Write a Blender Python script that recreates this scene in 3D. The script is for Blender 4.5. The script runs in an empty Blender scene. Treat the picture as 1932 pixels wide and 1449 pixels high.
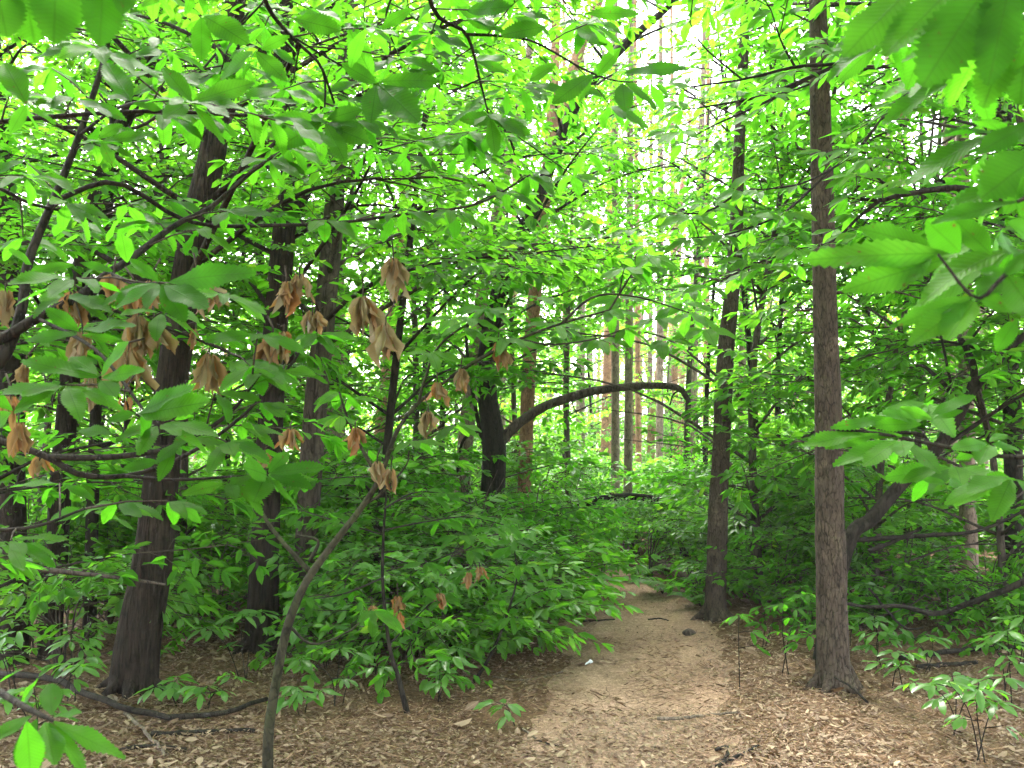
import bpy, math
import numpy as np
from math import radians, sin, cos, pi

# ------------------------------------------------------------------ camera, world, sun, exposure
S = bpy.context.scene
COL = S.collection
F, CX, CY, HOR, CH = 1900.0, 966.0, 724.5, 850.0, 1.55
PITCH = math.atan((HOR - CY) / F)
cam_d = bpy.data.cameras.new('camera')
cam = bpy.data.objects.new('camera', cam_d); COL.objects.link(cam)
cam_d.sensor_width = 36.0; cam_d.lens = 36.0 * F / 1932.0
cam_d.dof.use_dof = True; cam_d.dof.focus_distance = 7.0; cam_d.dof.aperture_fstop = 9.0
cam_d.clip_start = 0.05; cam_d.clip_end = 600.0
cam.location = (0, 0, CH); cam.rotation_euler = (radians(90) + PITCH, 0, 0)
S.camera = cam

SUN_EL, SUN_AZ = 58.0, -14.0          # azimuth from +Y towards +X
W = bpy.data.worlds.new('World'); S.world = W; W.use_nodes = True
wn, wl = W.node_tree.nodes, W.node_tree.links
wn.clear()
sky = wn.new('ShaderNodeTexSky'); sky.sky_type = 'NISHITA'; sky.sun_disc = False
sky.sun_elevation = radians(SUN_EL); sky.sun_rotation = radians(SUN_AZ)
sky.dust_density = 4.0; sky.air_density = 1.2
hs = wn.new('ShaderNodeHueSaturation'); hs.inputs['Saturation'].default_value = 0.30
bg = wn.new('ShaderNodeBackground'); bg.inputs['Strength'].default_value = 0.15
wo = wn.new('ShaderNodeOutputWorld')
wl.new(sky.outputs[0], hs.inputs['Color']); wl.new(hs.outputs[0], bg.inputs[0]); wl.new(bg.outputs[0], wo.inputs[0])

sd = bpy.data.lights.new('sun', 'SUN'); sd.energy = 1.7; sd.angle = radians(14); sd.color = (1.0, 0.95, 0.86)
sun = bpy.data.objects.new('sun', sd); COL.objects.link(sun)
e, a = radians(SUN_EL), radians(SUN_AZ)
from mathutils import Vector
sun.rotation_euler = Vector((sin(a) * cos(e), cos(a) * cos(e), sin(e))).to_track_quat('Z', 'Y').to_euler()
sun.location = (0, 0, 30)

S.view_settings.view_transform = 'Standard'; S.view_settings.look = 'None'
S.view_settings.gamma = 1.0; S.view_settings.exposure = 4.1; S.view_settings.use_curve_mapping = False
S.render.engine = 'CYCLES'
cy = S.cycles
cy.max_bounces = 8; cy.diffuse_bounces = 6; cy.transmission_bounces = 6; cy.glossy_bounces = 2
cy.use_denoising = True; cy.sample_clamp_indirect = 6.0; cy.caustics_reflective = False

RS = np.random.RandomState
UP = np.array([0, 0, 1.0])

# ------------------------------------------------------------------ photograph <-> world
_f = np.array([0, cos(PITCH), sin(PITCH)]); _u = np.array([0, -sin(PITCH), cos(PITCH)])
CAM = np.array([0, 0, CH])
def P(px, py, d):
    x, y = (px - CX) / F, -(py - CY) / F
    v = np.array([x, 0, 0]) + _f + _u * y
    return CAM + v * (d / v[1])
def proj(p):
    v = np.asarray(p) - CAM
    z = v @ _f
    return CX + F * v[0] / z, CY - F * (v @ _u) / z, z

# ------------------------------------------------------------------ noise
def _hash(i, j, k):
    n = (i.astype(np.uint32) * np.uint32(374761393) + j.astype(np.uint32) * np.uint32(668265263) + k.astype(np.uint32) * np.uint32(2246822519))
    n = (n ^ (n >> np.uint32(13))) * np.uint32(1274126177)
    n = n ^ (n >> np.uint32(16))
    return (n & np.uint32(0xffff)).astype(np.float64) / 65535.0
def noise(x, y, z):
    x, y, z = np.broadcast_arrays(np.asarray(x, float), np.asarray(y, float), np.asarray(z, float))
    i, j, k = np.floor(x).astype(np.int64), np.floor(y).astype(np.int64), np.floor(z).astype(np.int64)
    fx, fy, fz = x - i, y - j, z - k
    fx, fy, fz = fx*fx*(3-2*fx), fy*fy*(3-2*fy), fz*fz*(3-2*fz)
    r = 0
    for a in (0, 1):
        for b in (0, 1):
            for c in (0, 1):
                r = r + _hash(i+a, j+b, k+c) * (fx if a else 1-fx) * (fy if b else 1-fy) * (fz if c else 1-fz)
    return r

# ------------------------------------------------------------------ terrain
PATHC = np.array([(-1.2, -8), (0.05, -3), (0.25, 0), (0.38, 3), (0.62, 5), (0.85, 6.5), (1.07, 8.4), (1.28, 9.8), (1.42, 10.9), (1.42, 11.8), (1.15, 12.7), (0.4, 14), (-0.9, 15.6), (-2.6, 17.5), (-5, 19.5)], float)
PATHW = np.array([.62, .62, .56, .50, .49, .50, .55, .50, .36, .32, .34, .36, .36, .36, .36])
def catmull(pts, n):
    p = np.asarray(pts, float)
    p = np.vstack([2*p[0]-p[1], p, 2*p[-1]-p[-2]])
    m = len(p) - 3
    t = np.linspace(0, m - 1e-9, n); i = t.astype(int); f = (t - i)[:, None]
    a, b, c, d = p[i], p[i+1], p[i+2], p[i+3]
    return 0.5 * ((2*b) + (c-a)*f + (2*a-5*b+4*c-d)*f*f + (3*b-a-3*c+d)*f**3)
_pc = catmull(PATHC, 160); _pw = catmull(np.c_[PATHW, PATHW], 160)[:, 0]
def path_d(x, y):
    x, y = np.atleast_1d(np.asarray(x, float)), np.atleast_1d(np.asarray(y, float))
    d2 = (x[:, None] - _pc[None, :, 0])**2 + (y[:, None] - _pc[None, :, 1])**2
    k = d2.argmin(1)
    return np.sqrt(d2[np.arange(len(k)), k]) / _pw[k]
def gz(x, y):
    x, y = np.asarray(x, float), np.asarray(y, float)
    z = 0.16*(noise(x*.35, y*.35, 3.3) - .5) * np.clip((np.abs(x)+y*.3)/6, .2, 1) + 0.05*(noise(x*1.3, y*1.3, 7.7) - .5)
    z = z - 0.13*np.clip(-x-2.6, 0, 9) + 0.02*np.clip(x-3, 0, 10)
    z = z + 0.012*np.clip(y-22, 0, 60)
    return z
def gzp(x, y): return float(gz(x, y))
def G(px, py):
    d = 6.0
    for _ in range(30):
        p = P(px, py, d)
        z = gzp(p[0], p[1])
        slope = (p[2] - CH) / d
        d = 0.5*d + 0.5*min(60, max(1.5, (z - CH) / slope)) if slope < -1e-4 else 30
    p = P(px, py, d); p[2] = gzp(p[0], p[1])
    return p

# ------------------------------------------------------------------ materials
def newmat(name):
    m = bpy.data.materials.new(name); m.use_nodes = True
    nt = m.node_tree; nt.nodes.clear()
    return m, nt.nodes, nt.links
def N(n, t, **kw):
    x = n.new(t)
    for k, v in kw.items(): setattr(x, k, v)
    return x
def ramp(n, stops):
    r = n.new('ShaderNodeValToRGB'); el = r.color_ramp.elements
    while len(el) < len(stops): el.new(0.5)
    for q, (p, c) in zip(el, stops): q.position = p; q.color = (c[0], c[1], c[2], 1)
    return r
def math_(n, l, op, a, b=None, clamp=False):
    x = n.new('ShaderNodeMath'); x.operation = op; x.use_clamp = clamp
    for i, v in enumerate((a, b)):
        if v is None: continue
        if isinstance(v, (int, float)): x.inputs[i].default_value = v
        else: l.new(v, x.inputs[i])
    return x.outputs[0]
def mix(n, l, fac, a, b, mode='MIX'):
    x = n.new('ShaderNodeMix'); x.data_type = 'RGBA'; x.blend_type = mode
    for s, v in ((x.inputs[0], fac), (x.inputs[6], a), (x.inputs[7], b)):
        if isinstance(v, (int, float)): s.default_value = v
        elif isinstance(v, tuple): s.default_value = (v[0], v[1], v[2], 1)
        else: l.new(v, s)
    return x.outputs[2]

def leaf_mat(name, refl, trans, tf=0.5, rough=0.42, spec=0.35, veins=True):
    """refl / trans: (dark, light) colour pairs picked by each leaf's own tint."""
    m, n, l = newmat(name)
    at = N(n, 'ShaderNodeAttribute', attribute_name='tint')
    co = N(n, 'ShaderNodeAttribute', attribute_name='leafco')
    r1 = ramp(n, [(0.0, refl[0]), (0.55, tuple(.5*(refl[0][i]+refl[1][i]) for i in range(3))), (1.0, refl[1])])
    r2 = ramp(n, [(0.0, trans[0]), (.93, trans[1]), (1.0, (min(.5, trans[1][0]*1.35), trans[1][1]*.95, trans[1][2]))])
    l.new(at.outputs['Fac'], r1.inputs[0]); l.new(at.outputs['Fac'], r2.inputs[0])
    c1, c2 = r1.outputs[0], r2.outputs[0]
    p = N(n, 'ShaderNodeBsdfPrincipled'); p.inputs['Roughness'].default_value = rough
    p.inputs['Specular IOR Level'].default_value = spec
    if veins:
        sx = N(n, 'ShaderNodeSeparateXYZ'); l.new(co.outputs['Vector'], sx.inputs[0])
        av = math_(n, l, 'ABSOLUTE', sx.outputs[1])
        mid = math_(n, l, 'SUBTRACT', 1.0, math_(n, l, 'MULTIPLY', av, 14.0), True)
        ph = math_(n, l, 'SUBTRACT', math_(n, l, 'MULTIPLY', sx.outputs[0], 16.0), math_(n, l, 'MULTIPLY', av, 2.6))
        fr = math_(n, l, 'ABSOLUTE', math_(n, l, 'SUBTRACT', math_(n, l, 'FRACT', ph), 0.5))
        lat = math_(n, l, 'SUBTRACT', 1.0, math_(n, l, 'MULTIPLY', fr, 6.5), True)
        v = math_(n, l, 'MAXIMUM', mid, math_(n, l, 'MULTIPLY', lat, 0.55))
        c1 = mix(n, l, math_(n, l, 'MULTIPLY', v, 0.45), c1, (refl[1][0]*1.5, refl[1][1]*1.25, refl[1][2]*1.5))
        c2 = mix(n, l, math_(n, l, 'MULTIPLY', v, 0.75), c2, (trans[0][0]*.45, trans[0][1]*.5, trans[0][2]*.4))
        bp = N(n, 'ShaderNodeBump'); bp.inputs['Strength'].default_value = 0.35; bp.inputs['Distance'].default_value = 0.004
        l.new(math_(n, l, 'ADD', fr, math_(n, l, 'MULTIPLY', mid, -1.0)), bp.inputs['Height']); l.new(bp.outputs[0], p.inputs['Normal'])
    g = N(n, 'ShaderNodeNewGeometry')
    nz = N(n, 'ShaderNodeTexNoise'); nz.inputs['Scale'].default_value = 22.0; nz.inputs['Detail'].default_value = 2.0
    l.new(g.outputs['Position'], nz.inputs['Vector'])
    k = math_(n, l, 'ADD', math_(n, l, 'MULTIPLY', nz.outputs[0], 0.6), 0.7)
    if veins and name == 'chestnut_leaf':
        sp_ = N(n, 'ShaderNodeTexNoise'); sp_.inputs['Scale'].default_value = 75.0; sp_.inputs['Detail'].default_value = 2.0; l.new(g.outputs['Position'], sp_.inputs['Vector'])
        rs_ = ramp(n, [(.70, (0, 0, 0)), (.76, (1, 1, 1))]); l.new(sp_.outputs[0], rs_.inputs[0])
        c1 = mix(n, l, rs_.outputs[0], c1, (.10, .07, .02)); c2 = mix(n, l, rs_.outputs[0], c2, (.12, .08, .015))
    hs1 = N(n, 'ShaderNodeHueSaturation'); l.new(c1, hs1.inputs['Color']); l.new(k, hs1.inputs['Value'])
    hs2 = N(n, 'ShaderNodeHueSaturation'); l.new(c2, hs2.inputs['Color']); l.new(k, hs2.inputs['Value'])
    l.new(hs1.outputs[0], p.inputs['Base Color'])
    t = N(n, 'ShaderNodeBsdfTranslucent'); l.new(hs2.outputs[0], t.inputs['Color'])
    mx = N(n, 'ShaderNodeMixShader'); mx.inputs[0].default_value = tf
    l.new(p.outputs[0], mx.inputs[1]); l.new(t.outputs[0], mx.inputs[2])
    o = N(n, 'ShaderNodeOutputMaterial'); l.new(mx.outputs[0], o.inputs[0])
    return m

def bark_mat(name, dark, light, crack, sx=14.0, sz=3.2, bump=0.9, moss=None, upper=None):
    m, n, l = newmat(name)
    g = N(n, 'ShaderNodeTexCoord')
    mp = N(n, 'ShaderNodeMapping'); mp.inputs['Scale'].default_value = (sx, sx, sz); l.new(g.outputs['Object'], mp.inputs[0])
    n1 = N(n, 'ShaderNodeTexNoise'); n1.inputs['Scale'].default_value = 1.0; n1.inputs['Detail'].default_value = 6; n1.inputs['Roughness'].default_value = .65
    l.new(mp.outputs[0], n1.inputs['Vector'])
    wv = mix(n, l, 0.9, mp.outputs[0], n1.outputs['Color'], 'ADD')
    vo = N(n, 'ShaderNodeTexVoronoi', feature='DISTANCE_TO_EDGE'); vo.inputs['Scale'].default_value = 2.0; l.new(wv, vo.inputs['Vector'])
    nb = N(n, 'ShaderNodeTexNoise'); nb.inputs['Scale'].default_value = 1.9; nb.inputs['Detail'].default_value = 3; l.new(mp.outputs[0], nb.inputs['Vector'])
    ck = math_(n, l, 'ADD', math_(n, l, 'MULTIPLY', vo.outputs['Distance'], 5.5), math_(n, l, 'SUBTRACT', math_(n, l, 'MULTIPLY', nb.outputs[0], 2.2), .75), True)
    n2 = N(n, 'ShaderNodeTexNoise'); n2.inputs['Scale'].default_value = 60; n2.inputs['Detail'].default_value = 4; l.new(g.outputs['Object'], n2.inputs['Vector'])
    r = ramp(n, [(0.3, dark), (0.7, light)]); l.new(n1.outputs[0], r.inputs[0])
    c = r.outputs[0]
    if upper:
        sp = N(n, 'ShaderNodeSeparateXYZ'); l.new(g.outputs['Object'], sp.inputs[0])
        f = math_(n, l, 'DIVIDE', math_(n, l, 'SUBTRACT', math_(n, l, 'ADD', sp.outputs[2], math_(n, l, 'MULTIPLY', n1.outputs[0], 2.0)), upper[0]), upper[1], True)
        c = mix(n, l, f, c, upper[2])
    if moss:
        n3 = N(n, 'ShaderNodeTexNoise'); n3.inputs['Scale'].default_value = 7; n3.inputs['Detail'].default_value = 5; l.new(g.outputs['Object'], n3.inputs['Vector'])
        rr = ramp(n, [(0.5, (0, 0, 0)), (0.68, (1, 1, 1))]); l.new(n3.outputs[0], rr.inputs[0])
        c = mix(n, l, rr.outputs[0], c, moss)
    n4 = N(n, 'ShaderNodeTexNoise'); n4.inputs['Scale'].default_value = 5.5; n4.inputs['Detail'].default_value = 7; n4.inputs['Roughness'].default_value = .7; l.new(g.outputs['Object'], n4.inputs['Vector'])
    r4 = ramp(n, [(.52, (0, 0, 0)), (.70, (.8, .8, .8))]); l.new(n4.outputs[0], r4.inputs[0])
    c = mix(n, l, r4.outputs[0], c, (light[0]*1.9, light[1]*1.95, light[2]*1.8))
    c = mix(n, l, math_(n, l, 'MULTIPLY', n2.outputs[0], 0.5), c, (light[0]*1.3, light[1]*1.3, light[2]*1.3))
    c = mix(n, l, ck, crack, c)
    p = N(n, 'ShaderNodeBsdfPrincipled'); p.inputs['Roughness'].default_value = .9; p.inputs['Specular IOR Level'].default_value = .15
    l.new(c, p.inputs['Base Color'])
    h = math_(n, l, 'ADD', math_(n, l, 'MULTIPLY', ck, 0.7), math_(n, l, 'MULTIPLY', n2.outputs[0], 0.5))
    bp = N(n, 'ShaderNodeBump'); bp.inputs['Strength'].default_value = bump; bp.inputs['Distance'].default_value = .012
    l.new(h, bp.inputs['Height']); l.new(bp.outputs[0], p.inputs['Normal'])
    o = N(n, 'ShaderNodeOutputMaterial'); l.new(p.outputs[0], o.inputs[0])
    return m

def soil_mat(name, stops, scale, speck):
    m, n, l = newmat(name)
    g = N(n, 'ShaderNodeNewGeometry')
    a1 = N(n, 'ShaderNodeTexNoise'); a1.inputs['Scale'].default_value = scale; a1.inputs['Detail'].default_value = 8; a1.inputs['Roughness'].default_value = .7
    l.new(g.outputs['Position'], a1.inputs['Vector'])
    a2 = N(n, 'ShaderNodeTexNoise'); a2.inputs['Scale'].default_value = .9; a2.inputs['Detail'].default_value = 4; l.new(g.outputs['Position'], a2.inputs['Vector'])
    a3 = N(n, 'ShaderNodeTexVoronoi'); a3.inputs['Scale'].default_value = speck; l.new(g.outputs['Position'], a3.inputs['Vector'])
    r = ramp(n, stops)
    l.new(math_(n, l, 'ADD', math_(n, l, 'MULTIPLY', a1.outputs[0], .62), math_(n, l, 'MULTIPLY', a2.outputs[0], .40)), r.inputs[0])
    sp = N(n, 'ShaderNodeSeparateColor'); l.new(a3.outputs['Color'], sp.inputs[0])
    k = math_(n, l, 'ADD', math_(n, l, 'MULTIPLY', sp.outputs[0], .7), .62)
    hsv = N(n, 'ShaderNodeHueSaturation'); l.new(r.outputs[0], hsv.inputs['Color']); l.new(k, hsv.inputs['Value'])
    p = N(n, 'ShaderNodeBsdfPrincipled'); p.inputs['Roughness'].default_value = .95; p.inputs['Specular IOR Level'].default_value = .1
    l.new(hsv.outputs[0], p.inputs['Base Color'])
    bp = N(n, 'ShaderNodeBump'); bp.inputs['Strength'].default_value = .8; bp.inputs['Distance'].default_value = .02
    a4 = N(n, 'ShaderNodeTexNoise'); a4.inputs['Scale'].default_value = 6; a4.inputs['Detail'].default_value = 3; l.new(g.outputs['Position'], a4.inputs['Vector'])
    l.new(math_(n, l, 'ADD', math_(n, l, 'ADD', a1.outputs[0], math_(n, l, 'MULTIPLY', a4.outputs[0], 1.6)), math_(n, l, 'MULTIPLY', a3.outputs['Distance'], .5)), bp.inputs['Height']); l.new(bp.outputs[0], p.inputs['Normal'])
    o = N(n, 'ShaderNodeOutputMaterial'); l.new(p.outputs[0], o.inputs[0])
    return m

M_CHEST = leaf_mat('chestnut_leaf', ((.022, .080, .005), (.050, .155, .010)), ((.055, .25, .008), (.155, .52, .020)), .62, rough=.5, spec=.09)
M_BEECH = leaf_mat('understorey_leaf', ((.026, .092, .008), (.052, .155, .015)), ((.095, .36, .010), (.20, .55, .022)), .56, rough=.5, spec=.14, veins=False)
M_SHRUB = leaf_mat('shrub_leaf', ((.040, .112, .016), (.078, .19, .028)), ((.10, .38, .009), (.20, .55, .016)), .48, rough=.35, spec=.5, veins=False)
M_NEED = leaf_mat('pine_needle', ((.045, .085, .04), (.07, .12, .05)), ((.06, .14, .04), (.10, .2, .05)), .3, veins=False)
M_FERN = leaf_mat('fern_leaf', ((.04, .12, .012), (.08, .17, .02)), ((.11, .42, .01), (.2, .56, .015)), .5, spec=.2, veins=False)
M_DEAD = leaf_mat('withered_leaf', ((.19, .155, .080), (.28, .105, .020)), ((.20, .16, .06), (.36, .12, .014)), .35, spec=.25)
M_LITTER = leaf_mat('fallen_leaf', ((.062, .033, .017), (.33, .24, .155)), ((.10, .05, .02), (.25, .16, .08)), .15, rough=.6, spec=.25)
M_NLIT = leaf_mat('fallen_needle', ((.07, .038, .018), (.24, .145, .082)), ((.1, .05, .02), (.2, .1, .05)), .1, rough=.7, veins=False)
M_PINE = bark_mat('pine_bark', (.020, .0145, .011), (.066, .048, .036), (.011, .008, .006), 24, 7.0, .9, upper=(7.5, 3.0, (.20, .10, .05)))
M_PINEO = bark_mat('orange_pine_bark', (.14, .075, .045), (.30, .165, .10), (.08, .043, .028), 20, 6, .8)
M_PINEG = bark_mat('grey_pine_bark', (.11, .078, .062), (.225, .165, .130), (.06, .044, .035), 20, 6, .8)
M_OAK = bark_mat('furrowed_bark', (.009, .0065, .005), (.027, .019, .0145), (.004, .003, .0024), 30, 2.6, 1.0)
M_GREY = bark_mat('grey_bark', (.030, .023, .019), (.075, .058, .047), (.015, .012, .010), 16, 3.0, .8)
M_SMOOTH = bark_mat('smooth_mossy_bark', (.013, .012, .007), (.034, .031, .018), (.008, .007, .005), 14, 9, .5, moss=(.030, .042, .012))
M_DARK = bark_mat('dark_bark', (.008, .0064, .0050), (.024, .0190, .0145), (.004, .0032, .0026), 18, 4, .8)
M_TWIG = bark_mat('twig_bark', (.022, .016, .012), (.050, .038, .028), (.012, .009, .007), 30, 20, .3)
M_STICK = bark_mat('dead_wood', (.055, .042, .032), (.15, .115, .088), (.03, .022, .016), 26, 6, .7)
M_GROUND = soil_mat('litter_soil', [(.30, (.034, .019, .010)), (.48, (.092, .052, .028)), (.62, (.165, .103, .060)), (.74, (.26, .18, .115))], 30, 90)
M_PATH = soil_mat('trodden_soil', [(.28, (.085, .056, .038)), (.48, (.215, .134, .090)), (.62, (.335, .224, .160)), (.74, (.45, .33, .25))], 26, 120)

# ------------------------------------------------------------------ mesh parts
def leaf_outline(t, kind):
    if kind == 'ovate': return np.sin(pi * np.clip(t, 0, 1)**0.85)**0.85
    return np.sin(pi * np.clip(t, 0, 1)**1.05)**0.75
def template(lod):
    """returns vertices as (u along, v across), quad list, tri list"""
    if lod == 2:
        uv = [(0, 0), (.32, -.92), (.72, -.8), (1, 0), (.72, .8), (.32, .92)]
        return np.array(uv, float), np.array([(0, 3, 2, 1), (0, 5, 4, 3)][0:1] + [(0, 5, 4, 3)]), np.zeros((0, 3), int)
    if lod == 1:
        st = np.array([.16, .38, .62, .84])
    else:
        st = np.linspace(.06, .95, 15)
    w = leaf_outline(st, 'x')
    uv = [(0, 0)]; q = []; tr = []
    k = len(st)
    mid = []; L = []; R = []
    for i, t in enumerate(st):
        mid.append(len(uv)); uv.append((t, 0))
        if lod == 1:
            L.append((len(uv), len(uv))); uv.append((t, -w[i]))
            R.append((len(uv), len(uv))); uv.append((t, w[i]))
        else:     # saw teeth: a notch, then a forward-pointing tooth
            a = len(uv); uv += [(t, -w[i]*.90), (t + .035, -w[i]*1.10)]
            b = len(uv); uv += [(t, w[i]*.90), (t + .035, w[i]*1.10)]
            L.append((a, a+1)); R.append((b, b+1))
    tip = len(uv); uv.append((1.0, 0))
    tr.append((0, mid[0], L[0][0])); tr.append((0, R[0][0], mid[0]))
    for i in range(k - 1):
        q.append((mid[i], mid[i+1], L[i+1][0], L[i][1])); q.append((mid[i], R[i][1], R[i+1][0], mid[i+1]))
        if lod == 0:
            tr.append((mid[i], L[i][1], L[i][0])); tr.append((mid[i], R[i][0], R[i][1]))
    if lod == 0:
        tr.append((mid[-1], L[-1][1], L[-1][0])); tr.append((mid[-1], R[-1][0], R[-1][1]))
    tr.append((mid[-1], tip, L[-1][1])); tr.append((mid[-1], R[-1][1], tip))
    return np.array(uv, float), np.array(q), np.array(tr)
TEMPL = {k: template(k) for k in (0, 1, 2)}

def unit(v):
    v = np.asarray(v, float)
    return v / (np.linalg.norm(v, axis=-1, keepdims=True) + 1e-12)

class Part:
    """collects tubes and leaves; build() links ONE mesh object"""
    def __init__(s): s.V = []; s.Q = []; s.T = []; s.qm = []; s.tm = []; s.tint = []; s.co = []; s.n = 0; s.leaf = {}
    def mesh(s, V, Q=None, T=None, mi=0, tint=None, co=None):
        V = np.asarray(V, float); nv = len(V)
        if Q is not None and len(Q): s.Q.append(np.asarray(Q) + s.n); s.qm.append(np.full(len(Q), mi))
        if T is not None and len(T): s.T.append(np.asarray(T) + s.n); s.tm.append(np.full(len(T), mi))
        s.V.append(V); s.n += nv
        s.tint.append(np.full(nv, .5) if tint is None else tint)
        s.co.append(np.zeros((nv, 3)) if co is None else co)
    def tube(s, path, rad, n=6, mi=0, bark=None):
        path = np.asarray(path, float); K = len(path)
        rad = np.broadcast_to(np.asarray(rad, float), (K,))
        t = unit(np.gradient(path, axis=0))
        m = np.abs(unit(path[-1] - path[0]))
        ref = np.zeros(3); ref[int(m.argmin())] = 1.0
        u = unit(np.cross(ref, t)); v = np.cross(t, u)
        th = np.arange(n) * 2*pi / n
        ring = u[:, None, :]*np.cos(th)[None, :, None] + v[:, None, :]*np.sin(th)[None, :, None]
        r = np.repeat(rad[:, None], n, 1)
        if bark:
            amp, kt, kz, seed = bark
            Lc = np.r_[0, np.cumsum(np.linalg.norm(np.diff(path, axis=0), axis=1))][:, None]
            cth, sth = np.cos(th)[None, :]*kt, np.sin(th)[None, :]*kt
            a = noise(cth + seed, sth + 5.1, Lc*kz); b = noise(cth*2.3 + seed, sth*2.3 + 1.7, Lc*kz*2.1)
            lo = noise(np.cos(th)[None, :]*1.2 + seed, np.sin(th)[None, :]*1.2, Lc*1.1)
            r = r * (1 + amp*(2*(1 - np.abs(2*a - 1)) - 1.0) + amp*.6*(b - .5) + .14*(lo - .5))
        V = (path[:, None, :] + ring*r[:, :, None]).reshape(-1, 3)
        i = np.arange(K-1)[:, None]*n; j = np.arange(n)[None, :]; j2 = (j+1) % n
        Q = np.stack([i+j, i+j2, i+n+j2, i+n+j], -1).reshape(-1, 4)
        base = len(V)
        V = np.vstack([V, path[-1] + t[-1]*rad[-1]*.6, path[0] - t[0]*rad[0]*.4])
        T = [((K-1)*n + k, (K-1)*n + (k+1) % n, base) for k in range(n)] + [((k+1) % n, k, base+1) for k in range(n)]
        s.mesh(V, Q, np.array(T), mi)
    def leaves(s, pos, fwd, nrm, ln, wd, tint, lod=2, mi=1, fold=.25, curl=.18):
        n = len(pos)
        if n == 0: return
        f = lambda a: np.broadcast_to(np.asarray(a, float), (n,))
        s.leaf.setdefault((lod, mi), []).append((np.asarray(pos, float), np.asarray(fwd, float), np.asarray(nrm, float), f(ln), f(wd), f(tint), f(fold), f(curl)))
    def _flush(s):
        for (lod, mi), L in s.leaf.items():
            pos, fwd, nrm, ln, wd, tint, fold, curl = [np.concatenate([x[i] for x in L]) for i in range(8)]
            uv, q, tr = TEMPL[lod]; k = len(uv); n = len(pos)
            fwd = unit(fwd); side = unit(np.cross(nrm, fwd)); up = np.cross(fwd, side)
            u, v = uv[:, 0][None, :], uv[:, 1][None, :]
            wob = 0
            if lod < 2:
                ph = (np.arange(n)*2.399)[:, None]
                wob = (.03 + .09*(np.abs(fold) > .85)[:, None])*np.sin(u*9 + ph + v*2.0)*np.abs(v)*ln[:, None]
            x = u*ln[:, None]; y = v*.5*wd[:, None]
            z = np.abs(v)*fold[:, None]*.5*wd[:, None] - curl[:, None]*u*u*ln[:, None] + wob
            x = x - .35*np.abs(curl[:, None])*u**3*ln[:, None]
            V = pos[:, None, :] + x[..., None]*fwd[:, None, :] + y[..., None]*side[:, None, :] + z[..., None]*up[:, None, :]
            off = (np.arange(n)*k)[:, None, None]
            co = np.zeros((n, k, 3)); co[..., 0] = u; co[..., 1] = v
            s.mesh(V.reshape(-1, 3), (q[None]+off).reshape(-1, 4), (tr[None]+off).reshape(-1, 3) if len(tr) else None, mi, np.repeat(tint, k), co.reshape(-1, 3))
        s.leaf = {}
    def data(s, name, mats, base=(0, 0, 0), smooth=True):
        s._flush()
        V = np.concatenate(s.V) - np.asarray(base, float)
        Q = np.concatenate(s.Q) if s.Q else np.zeros((0, 4), int)
        T = np.concatenate(s.T) if s.T else np.zeros((0, 3), int)
        me = bpy.data.meshes.new(name)
        me.vertices.add(len(V)); me.vertices.foreach_set('co', V.astype(np.float32).ravel())
        nl = Q.size + T.size
        me.loops.add(nl); me.loops.foreach_set('vertex_index', np.concatenate([Q.ravel(), T.ravel()]).astype(np.int32))
        npoly = len(Q) + len(T)
        me.polygons.add(npoly)
        st = np.concatenate([np.arange(len(Q))*4, Q.size + np.arange(len(T))*3]).astype(np.int32)
        me.polygons.foreach_set('loop_start', st)
        me.polygons.foreach_set('material_index', np.concatenate((s.qm or [np.zeros(0)]) + (s.tm or [np.zeros(0)])).astype(np.int32))
        me.polygons.foreach_set('use_smooth', np.full(npoly, smooth))
        a = me.attributes.new('tint', 'FLOAT', 'POINT'); a.data.foreach_set('value', np.concatenate(s.tint).astype(np.float32))
        b = me.attributes.new('leafco', 'FLOAT_VECTOR', 'POINT'); b.data.foreach_set('vector', np.concatenate(s.co).astype(np.float32).ravel())
        me.update(calc_edges=True)
        for m in mats: me.materials.append(m)
        return me
    def build(s, name, mats, parent=None, base=(0, 0, 0)):
        o = bpy.data.objects.new(name, s.data(name, mats, base)); COL.objects.link(o)
        if parent is not None: o.parent = parent
        else: o.location = base
        return o

def tag(o, label=None, cat=None, group=None, kind=None):
    for k, v in (('label', label), ('category', cat), ('group', group), ('kind', kind)):
        if v: o[k] = v
    return o
def empty(name, loc):
    o = bpy.data.objects.new(name, None); COL.objects.link(o); o.location = tuple(loc); o.empty_display_size = .2
    return o

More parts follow.
